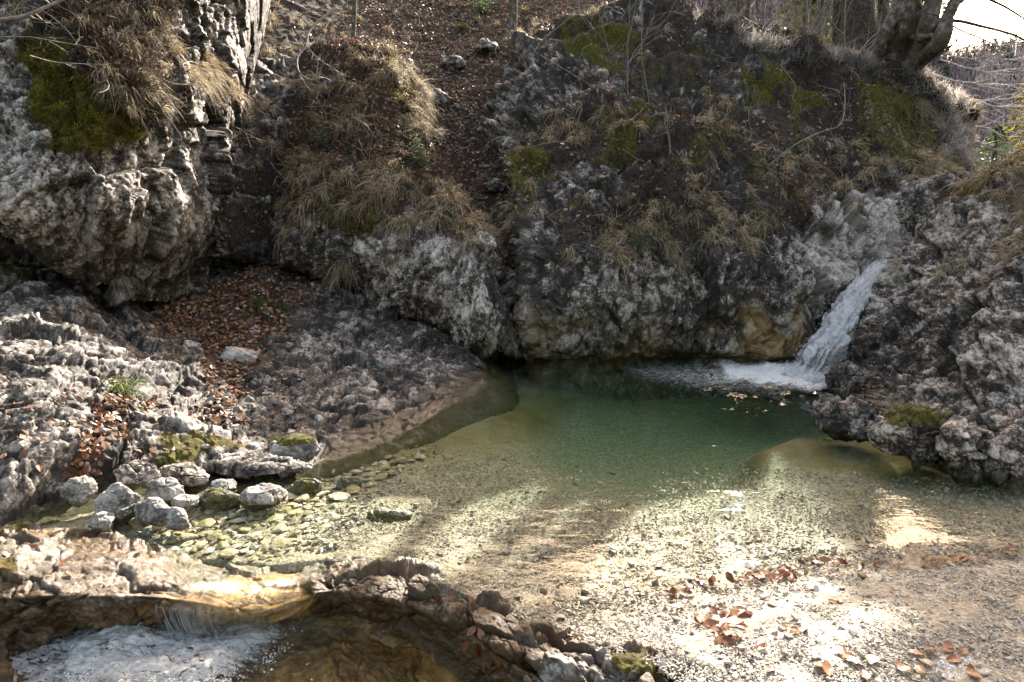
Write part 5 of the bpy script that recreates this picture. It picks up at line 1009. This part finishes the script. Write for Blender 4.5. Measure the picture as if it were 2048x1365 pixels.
# ------------------------------------------------------------------ trees, branches, far forest
def grow(start, d, L, r, depth, rs, out, kids=4, bend=.18, up=.0, shrink=.55, spread=.7, segs=7):
    pts = [np.array(start, float)]; d = nrmz(np.array(d, float))
    for k in range(segs): d = nrmz(d + rs.normal(0, bend, 3) + np.array([0, 0, up])); pts.append(pts[-1] + d * L / segs)
    pts = np.array(pts); rad = np.linspace(r, r * .35, segs + 1); out.append((pts, rad, depth))
    if depth <= 0: return
    for k in range(kids):
        j = rs.randint(2, segs + 1); dd = nrmz(pts[j] - pts[j - 1]); nd = nrmz(dd + rs.normal(0, spread, 3))
        grow(pts[j], nd, L * shrink * rs.uniform(.7, 1.2), rad[j] * .6, depth - 1, rs, out, kids, bend * 1.2, up, shrink, spread, max(4, segs - 1))
def tubes(name, lines, mat, parent=None, sides=(4, 4, 5, 6), rmin=.0015):
    V, Fc, off = [], [], 0
    for pts, rad, dep in lines:
        v, f = tube(pts, np.maximum(rad, rmin), sides[min(dep, 3)]); V.append(v); Fc.append(f + off); off += len(v)
    return link(name, make_mesh(name, np.vstack(V), np.vstack(Fc), dict(rnd=np.zeros(off)), True, [M[mat]]), parent)
def trunk_mesh(pts, rad, seed, sides=40, n=90, knob=.12, mat='bark', name='trunk', parent=None):
    P = cr(np.asarray(pts, float), n); R = cr(np.asarray(rad, float)[:, None], n)[:, 0]; V, Fc = tube(P, R, sides); C = np.repeat(P, sides, 0); N = nrmz(V - C)
    d = np.repeat(R, sides) * (knob * fbm(V * 2.2, 3, seed) * 2 + .05 * ridged(V * 9, 3, seed + 1)); return link(name, make_mesh(name, V + N * d[:, None], Fc, None, True, [M[mat]]), parent)
def T_(px, py, Y): return at(float(px), float(py), Y=float(Y))
def tree(label, base, top, r0, r1, seed, mat='bark', crown=True, lean=None, kids=4, nb=9, bl=2.2, name='beech_tree', bmat='twigdark', lo=.25):
    rs = np.random.RandomState(seed); base = np.array(base); top = np.array(top); o = empty(name, base); tag(o, label, 'tree')
    k = np.linspace(0, 1, 7); pts = (top - base)[None] * k[:, None] + rs.normal(0, .05, (7, 3)) * np.array([1, 1, .1]) * np.linalg.norm(top - base) * .12; pts[0] = [0, 0, -.3]
    rad = r0 + (r1 - r0) * k; rad[0] *= 1.35; trunk_mesh(pts, rad, seed, 18, 50, .10, mat, parent=o)
    out = []
    for j in range(nb):
        u = rs.uniform(lo, 1.0); p = (top - base) * u; a = rs.uniform(0, 6.28); dd = np.array([math.cos(a), math.sin(a), rs.uniform(.1, .9)])
        grow(p, dd, bl * rs.uniform(.6, 1.2), max(.008, (r0 + (r1 - r0) * u) * .35), 2, rs, out, kids, .16)
    tubes('crown', out, bmat, o)
    return o
# the old many stemmed beech on the nose of the cliff
o = empty('old_beech_tree', T_(1790, 150, 12.8)); tag(o, 'old many-stemmed beech with gnarled mossy foot on the cliff nose', 'tree'); b0 = np.array(o.location)
def rel(*q): return np.array([T_(*x) - b0 for x in q])
foot = rel((1790, 215, 13.7), (1792, 150, 13.5), (1800, 95, 13.3), (1815, 40, 12.9), (1820, -20, 12.9), (1826, -120, 12.9), (1830, -420, 13.0)); trunk_mesh(foot, [.50, .38, .27, .24, .22, .2, .16], 801, 40, 120, .16, parent=o)
trunk_mesh(rel((1800, 170, 13.4), (1838, 112, 12.9), (1852, 60, 12.5), (1862, 20, 12.5), (1872, -60, 12.5), (1890, -350, 12.6)), [.26, .17, .13, .12, .11, .09], 802, 24, 90, .12, name='stem', parent=o)
trunk_mesh(rel((1800, 160, 13.3), (1840, 122, 12.8), (1878, 85, 12.3), (1893, 40, 12.3), (1912, -5, 12.3), (1950, -150, 12.4), (1990, -400, 12.6)), [.24, .15, .13, .12, .11, .09, .06], 803, 24, 90, .12, name='stem', parent=o)
trunk_mesh(rel((1775, 200, 13.6), (1757, 135, 13.4), (1768, 70, 13), (1795, 20, 13), (1800, -60, 13)), [.20, .12, .10, .10, .09], 806, 20, 70, .15, name='stem', parent=o)
trunk_mesh(rel((1840, 60, 12.5), (1862, 52, 12.4), (1885, 42, 12.3)), [.09, .075, .07], 804, 14, 40, .15, name='limb', parent=o)
trunk_mesh(rel((1835, 78, 12.5), (1860, 72, 12.4), (1888, 74, 12.2)), [.08, .06, .03], 805, 14, 40, .2, name='limb', parent=o)
rs = np.random.RandomState(11); out = []
for st, dd, L, r in [((1893, 40, 12.3), (1, .1, -.05), 2.2, .03), ((1900, 20, 12.3), (.8, .2, .5), 1.6, .03), ((1912, -5, 12.3), (1, .3, .1), 2.0, .03), ((1930, -60, 12.3), (1, -.2, .1), 2.4, .04), ((1960, -170, 12.4), (1, 0, .2), 2.6, .04), ((1862, 20, 12.5), (.3, -.2, .9), 2.0, .04), ((1872, -60, 12.5), (-.2, 0, 1), 2.6, .05), ((1820, -60, 12.9), (-.9, -.1, .5), 2.8, .05), ((1830, -200, 13), (-.6, .2, .8), 2.8, .05), ((1830, -350, 13), (.2, .3, 1), 2.8, .06), ((1830, -420, 13), (-.5, -.3, 1), 2.6, .06), ((1990, -380, 12.6), (.5, 0, 1), 2.2, .05), ((1890, -330, 12.6), (.1, -.4, 1), 2.4, .05)]:
    grow(T_(*st) - b0, dd, L, r, 2 if st[1] > -100 else 1, rs, out, 4 if st[1] > -100 else 3, .13)
tubes('crown', out, 'twigdark', o)
# trees on the plateau
for k, a in enumerate([
    ('thick spruce trunk with rough bark behind the heather rim', T_(1722, 150, 16), T_(1722, -900, 16.6), .33, .20, 'barkspruce', 4),
    ('slimmer spruce trunk just left of the thick one', T_(1678, 140, 17), T_(1676, -850, 17.4), .17, .11, 'barkspruce', 3),
    ('slender smooth pale trunk between the thick spruce and the old beech', T_(1762, 140, 17), T_(1766, -750, 17.4), .13, .08, 'bark', 3),
    ('dark mossy trunk at the left end of the plateau trees', T_(1432, 60, 14.2), T_(1428, -800, 14.6), .12, .08, 'bark', 3),
    ('straight light trunk, second at the left end of the plateau', T_(1462, 55, 15), T_(1462, -800, 15.2), .12, .08, 'bark', 3),
    ('leaning grey trunk, third at the left end of the plateau', T_(1484, 70, 16), T_(1530, -700, 16.4), .09, .05, 'bark', 3)]):
    tree(a[0], a[1], a[2], a[3], a[4], 820 + k, a[5], nb=a[6], name='spruce_tree' if 'spruce' in a[0] else 'beech_tree', lo=.12)
def spruce_crown(o, z0, z1, r0, n, seed, leaf=.26):       # spruce sprays added above the picture, shaped to shade the beach
    rs = np.random.RandomState(seed); t = rs.rand(n); tt = (np.floor(t * 12) + rs.rand(n) * .3) / 12; a = np.round(rs.rand(n) * 8) / 8 * 6.28 + tt * 40 + rs.normal(0, .16, n); rr = r0 * (1 - .75 * tt) * np.sqrt(rs.rand(n))
    P = np.stack([rr * np.cos(a), rr * np.sin(a), z0 - o.location[2] + (z1 - z0) * tt - rr * .3], -1); D = nrmz(np.stack([np.cos(a), np.sin(a), -.3 + 0 * a], -1) + rs.normal(0, .45, (n, 3)))
    V, f = blade_verts(P, D, leaf * (.6 + .8 * rs.rand(n)), np.full(n, .07), np.full(n, .4), 2, None, rs); batch('foliage', V, f, rs.rand(n) * .5, M['moss'], None, o)
for o_ in [q for q in scene.objects if q.name.startswith('spruce_tree')]:
    big = 'thick' in o_['label'] and 'slimmer' not in o_['label']; spruce_crown(o_, 7.3 if not big else 7.8, 16, 1.15 if not big else 1.4, 5200, 77 + big)
tree('thin straight trunk curving from the slope beside the gully', T_(1022, 95, 15.5), T_(1016, -900, 15.2), .075, .05, 840, 'bark', nb=6, bl=1.4, name='young_tree', lo=.4)
tree('thin pale sapling on the sunny slope at the top left', T_(705, 55, 15), T_(718, -500, 15), .035, .02, 841, 'bark', nb=6, bl=1.0, name='young_tree', lo=.3)
tree('dark leaning beech trunk at the top of the plateau left of centre', T_(1345, 30, 13.6), T_(1460, -600, 14.5), .09, .05, 842, 'bark', nb=3, name='beech_tree', lo=.3)
# bare saplings and bushes
def sap(label, px, py, Y, d, L, r, seed, mat='twig', kids=5, depth=2, name='bare_shrub', nst=1, spread=.6, bend=.12, up=0.0, cat='shrub'):
    rs = np.random.RandomState(seed); b = T_(px, py, Y); o = empty(name, b); tag(o, label, cat); out = []
    for k in range(nst): grow(np.zeros(3), nrmz(np.array(d, float) + rs.normal(0, .25 * (nst > 1), 3)), L * rs.uniform(.7, 1.1), r, depth, rs, out, kids, bend, up, .5, spread, 8)
    tubes('stem', [q for q in out if q[2] == depth], mat, o); tubes('twigs', [q for q in out if q[2] < depth], mat, o); return o
for k, a in enumerate([('slender sapling rising from the ledge in front of the cliff', 1256, 205, 11.0, (-.02, 0, 1), 3.0, .014), ('thin sapling beside the slender one on the ledge', 1300, 215, 11.1, (.03, .05, 1), 2.4, .010), ('short bare sapling on the ledge with curling twigs', 1215, 150, 12.2, (.15, -.1, 1), 1.6, .009)]):
    sap(a[0], a[1], a[2], a[3], a[4], a[5], a[6], 850 + k, 'twig', 5, 2, 'bare_sapling', spread=.5, cat='sapling')
M['twigbacklit'] = bark('backlight_tinted_twig', (.30, .27, .25), (.48, .45, .43), (.7, .68, .66), 0)  # brightness of backlit twigs put into the bark colour
xs_ = [1500, 1530, 1560, 1590, 1610, 1640, 1660, 1700, 1740, 1550, 1600, 1520, 1480, 1640, 1575, 1500]
labs = ['bare bush nearest the leaning grey trunk', 'bare bush right of the leaning grey trunk', 'fan shaped bare bush on the rim', 'bare bush in front of the light green spruce', 'dense bare bush on the rim of the plateau', 'bare bush left of the slim spruce trunk', 'bare bush at the foot of the slim spruce trunk', 'bare bush at the foot of the thick spruce trunk', 'bare bush left of the old beech', 'tall bare bush farther back between trunks', 'tall bare bush behind the dense one', 'tall bare bush behind the light trunk', 'tall bare bush behind the mossy trunk', 'tall bare bush behind the slim spruce', 'slanting bare bush in the gap between trunks', 'upright bare bush in the gap by the leaning trunk']
for k, x in enumerate(xs_):
    far = k >= 9; Y = (14.5 + .15 * k) if not far else 18 + .4 * (k - 9)
    ytop = np.interp(x, [1400, 1500, 1600, 1700, 1800], [40, 78, 112, 128, 135])
    sap(labs[k], x, ytop + (10 if not far else -10), Y, (rnd.uniform(-.25, .4), 0, 1), 1.8 if not far else 3.6, .014 if not far else .03, 870 + k, 'twigbacklit' if k % 3 == 1 else 'twig', 6, 2, 'bare_shrub', 3, .6)
# beech boughs sweeping out over the valley, their backlight painted as a pale colour
def bough(label, x0, y0, Y0, x1, y1, Y1, r, seed):
    rs = np.random.RandomState(seed); a, b = T_(x0, y0, Y0), T_(x1, y1, Y1); o = empty('beech_bough', a); tag(o, label, 'branch'); n = 14; t = np.linspace(0, 1, n)[:, None]
    L = np.linalg.norm(b - a); pts = (b - a) * t + np.cumsum(rs.normal(0, .018 * L, (n, 3)), 0) * (t * (1 - t) * 2 + .15); pts[0] = 0; pts[:, 2] -= .06 * L * np.sin(np.pi * t[:, 0]); out = [(pts, np.linspace(r, r * .3, n), 2)]
    for k in range(15):
        j = rs.randint(2, n); dd = nrmz(pts[j] - pts[j - 1]); grow(pts[j], nrmz(dd + rs.normal(0, .42, 3) * np.array([1, 1, .45])), L * .34 * rs.uniform(.5, 1.1), r * .4, 1, rs, out, 5, .14, 0, .5, .45, 6)
    tubes('branch', out[:1], 'twigbacklit', o); tubes('twigs', out[1:], 'twigbacklit', o); return o
for k, a in enumerate([('topmost bare bough, reaching right from the old beech', 1895, 45, 12.4, 2080, 80, 12), ('bough with knobbly twigs under the topmost one', 1850, 95, 13, 2090, 120, 12), ('backlit bough starting above the pale heather', 1870, 150, 14, 2110, 175, 13), ('backlit bough level with the heather top', 1890, 180, 14, 2120, 215, 13), ('long backlit bough crossing over the valley', 1900, 215, 15, 2150, 235, 14), ('backlit bough dipping towards the green pine', 1915, 240, 15, 2120, 290, 14), ('low backlit bough just above the pine', 1920, 270, 15, 2110, 318, 14), ('short backlit bough right of the heather', 1905, 200, 16, 2060, 185, 15), ('farthest faint bough over the blue valley', 1880, 120, 17, 2120, 150, 17), ('lowest bough behind the rock ridge', 1925, 295, 16, 2080, 345, 16)]):
    bough(*a, .016, 900 + k)
# single dead branches lying about
def branch(label, pts, r, seed, mat='twig', twigs=4, name='bare_branch'):
    rs = np.random.RandomState(seed); P = np.array([T_(*q) for q in pts]); b = P[0].copy(); o = empty(name, b); tag(o, label, 'branch'); Q = cr(P - b, 4 * len(pts)); out = [(Q, np.linspace(r, r * .45, len(Q)), 2)]
    tubes('stick', out, mat, o); o2 = []
    for k in range(twigs): j = rs.randint(len(Q) // 3, len(Q)); grow(Q[j], nrmz(nrmz(Q[j] - Q[j - 1]) + rs.normal(0, .6, 3)), np.linalg.norm(Q[-1]) * .22, r * .5, 1, rs, o2, 2)
    if o2: tag(tubes('twigs', o2, mat, o), kind='stuff')
branch('long thin branch leaning across the cliff below the old beech', [(1540, 330, 9.6), (1590, 290, 9.6), (1640, 265, 9.8), (1680, 250, 10), (1690, 210, 10.4), (1688, 165, 10.9)], .012, 1)
branch('grey branch curving in a hook on the slope at the upper left', [(665, 20, 11.5), (620, 60, 11), (612, 90, 10.8), (595, 115, 10.6), (598, 145, 10.4), (620, 160, 10.3), (640, 158, 10.3)], .022, 2)
branch('thin branch crossing the hooked one at the upper left', [(590, 60, 10.8), (615, 95, 10.6), (640, 120, 10.5), (670, 140, 10.5)], .012, 3)
branch('pale branch reaching in from the left edge near the top', [(-40, 45, 6.0), (40, 35, 6.1), (100, 10, 6.3), (150, -10, 6.5)], .022, 4)
branch('long thin branch in front of the moss at the top left', [(0, 75, 6.2), (60, 75, 6.3), (120, 85, 6.4), (200, 98, 6.5)], .007, 5, twigs=5)
branch('lower thin branch in front of the moss at the top left', [(60, 112, 6.2), (110, 125, 6.4), (160, 128, 6.5), (205, 130, 6.6)], .007, 6, twigs=4)
branch('drooping twig hanging over the dark slope at the upper left', [(415, 180, 8.8), (440, 230, 9.0), (480, 260, 9.0), (530, 285, 9.1)], .006, 7, twigs=4)
branch('forked twig arching over the grey crag left of centre', [(1075, 90, 12.2), (1110, 60, 12.2), (1150, 30, 12.3), (1190, 10, 12.4)], .012, 8)
branch('bent twig reaching down the crag in the middle', [(1080, 110, 12), (1130, 140, 11.7), (1180, 170, 11.4), (1210, 195, 11.2)], .009, 9)
branch('sinuous twig hanging on the cliff right of centre', [(1345, 240, 10.8), (1360, 275, 10.4), (1385, 290, 10.2)], .008, 10)
branch('thin twig dangling over the moss below the plateau rim', [(1560, 130, 12.2), (1590, 170, 11.8), (1585, 200, 11.6), (1610, 198, 11.5)], .007, 12)
branch('crooked dark stick at the foot of the old beech', [(1905, 90, 12.2), (1870, 120, 12.2), (1875, 135, 12.2)], .018, 13, 'twigdark')
branch('pale straw stem curled on top of the black ledge', [(840, 1213, 2.62), (870, 1215, 2.6), (892, 1208, 2.6), (893, 1192, 2.64), (880, 1190, 2.66)], .0022, 14, 'straw_stem' if 'straw_stem' in M else 'twig', 0)
# small spruce and pine, foliage in sprays
def conifer(label, px, py, Y, h, w, seed, n=2600, mat='greenleaf', name='spruce_tree', leaf=.10):
    rs = np.random.RandomState(seed); b = T_(px, py, Y); o = empty(name, b); tag(o, label, 'tree')
    trunk_mesh(np.array([[0, 0, -.2], [0, 0, h * .5], [0, 0, h]]), [w * .05, w * .035, .01], seed, 8, 20, .05, 'barkspruce', parent=o)
    t = rs.rand(n) ** .8; a = rs.rand(n) * 6.28; nl = 14; tt = (np.floor(t * nl) + rs.rand(n) * .35) / nl; rr = w / 2 * (1 - tt) ** .9 * np.sqrt(rs.rand(n)); a = np.round(a * 9 / 6.28 + tt * 5) / 9 * 6.28 + rs.normal(0, .12, n)
    P = np.stack([rr * np.cos(a), rr * np.sin(a), h * (.08 + .92 * tt) - rr * .25], -1); D = nrmz(np.stack([np.cos(a), np.sin(a), -.25 + 0 * a], -1) + rs.normal(0, .45, (n, 3)))
    V, f = blade_verts(P, D, leaf * (.6 + .8 * rs.rand(n)), np.full(n, leaf * .28), np.full(n, .3), 2, None, rs); batch('foliage', V, f, rs.rand(n), M[mat], None, o)
conifer('light green young spruce behind the bare bushes on the plateau', 1630, 150, 21, 4.2, 2.6, 31, 6500, leaf=.12)
conifer('dark young spruce left of the light green one', 1600, 130, 23, 3.6, 2.2, 32, 3500, 'moss', leaf=.12)
conifer('bright green little pine in front of the valley beside the ridge', 1985, 345, 15, 1.0, 1.2, 33, 1700, leaf=.07, name='pine_tree')
conifer('green spruce at the far left of the plateau gap', 1760, 130, 24, 2.6, 1.8, 34, 2200, leaf=.12)
conifer('dark fir at the right edge above the ridge', 2075, 330, 40, 8.5, 4.5, 35, 3500, 'moss', leaf=.3, name='fir_tree')
# ------------------------------------------------------------------ ground beyond, far hill, forest; haze put into their blue-grey colours
gx = np.linspace(-60, 420, 60); gy = np.linspace(24, 900, 90); GX, GY = np.meshgrid(gx, gy)
def hz(x, y):
    s = np.clip((y - 60) / 640, 0, 1); side = sstep(-60, 250, x)
    ridge = 146 + 115 * (1 - sstep(.53, .60, x * (.4 + y / 500.) / y)) + 10 * np.sin(x / 37.) + 6 * np.sin(x / 13. + 1)
    return np.where(y < 60, 2.0 - 12 * sstep(26, 60, y), 0) + np.where(y >= 60, -10 + (ridge + 10) * s ** .95, 0)
gz = hz(GX, GY); P = np.stack([GX * (.4 + GY / 500), GY, gz], -1).reshape(-1, 3); P[:, 2] += 6 * fbm(P / 40, 3, 5) * sstep(60, 200, P[:, 1])
s = NT('forest_floor_hazed'); M['hill'] = s.surf(s.principled(s.ramp(s.noise(.05, 6, .7), [(.3, (.03, .027, .034)), (.7, (.09, .078, .09))]), 1.0, None, 0.0))  # purplish ground colour stands in for distant haze
tag(link('far_hill', make_mesh('far_hill', P, gridfaces(90, 60)[:, ::-1], None, True, [M['hill']])), kind='structure')
M['farbare'] = simple_leafy('far_bare_crowns_hazed', [(0, (.05, .044, .056)), (.5, (.12, .105, .13)), (1, (.26, .235, .27))], .9, .3)  # blue-grey of the hazy distance painted into the crowns
M['farfir'] = simple_leafy('far_firs', [(0, (.025, .036, .034)), (.6, (.05, .07, .06)), (1, (.09, .12, .09))], .9, .1)
def forest(name, n, mat, seed, cone):
    rs = np.random.RandomState(seed); k = rs.randint(0, len(P), n); keep = P[k]; keep = keep + rs.normal(0, 6, keep.shape) * np.array([1, 1, 0]); q = proj(keep); m = (q[0] > 1350) & (q[0] < 2250) & (keep[:, 1] > 62); keep = keep[m]; n = len(keep)
    h = rs.uniform(12, 24, n) * (.45 + .55 * sstep(60, 300, keep[:, 1])); m_ = 60 if not cone else 46; t = rs.rand(n, m_); a = rs.rand(n, m_) * 6.28
    if cone: rr = .17 * h[:, None] * (1 - t) * np.sqrt(rs.rand(n, m_)); zz = h[:, None] * t
    else: rr = .30 * h[:, None] * np.sqrt(rs.rand(n, m_)) * np.sin(np.pi * np.clip(t * .9 + .08, 0, 1)); zz = h[:, None] * (.2 + .8 * t)
    C = keep[:, None] + np.stack([rr * np.cos(a), rr * np.sin(a), zz], -1); C = C.reshape(-1, 3); s_ = np.repeat((1.1 if cone else .95) * (.35 + .65 * sstep(60, 350, keep[:, 1])), m_)
    V = C[:, None] + rs.normal(0, 1, (len(C), 3, 3)) * s_[:, None, None] * (np.array([1, 1, .8]) if cone else np.array([.22, .22, 1.5]))
    batch(name, V, np.array([[0, 1, 2]]), np.clip(np.repeat(rs.rand(n), m_) * .6 + .4 * rs.rand(len(C)), 0, 1), M[mat], 'stuff')
forest('bare_forest', 6500, 'farbare', 41, False)
forest('fir_forest', 1400, 'farfir', 42, True)
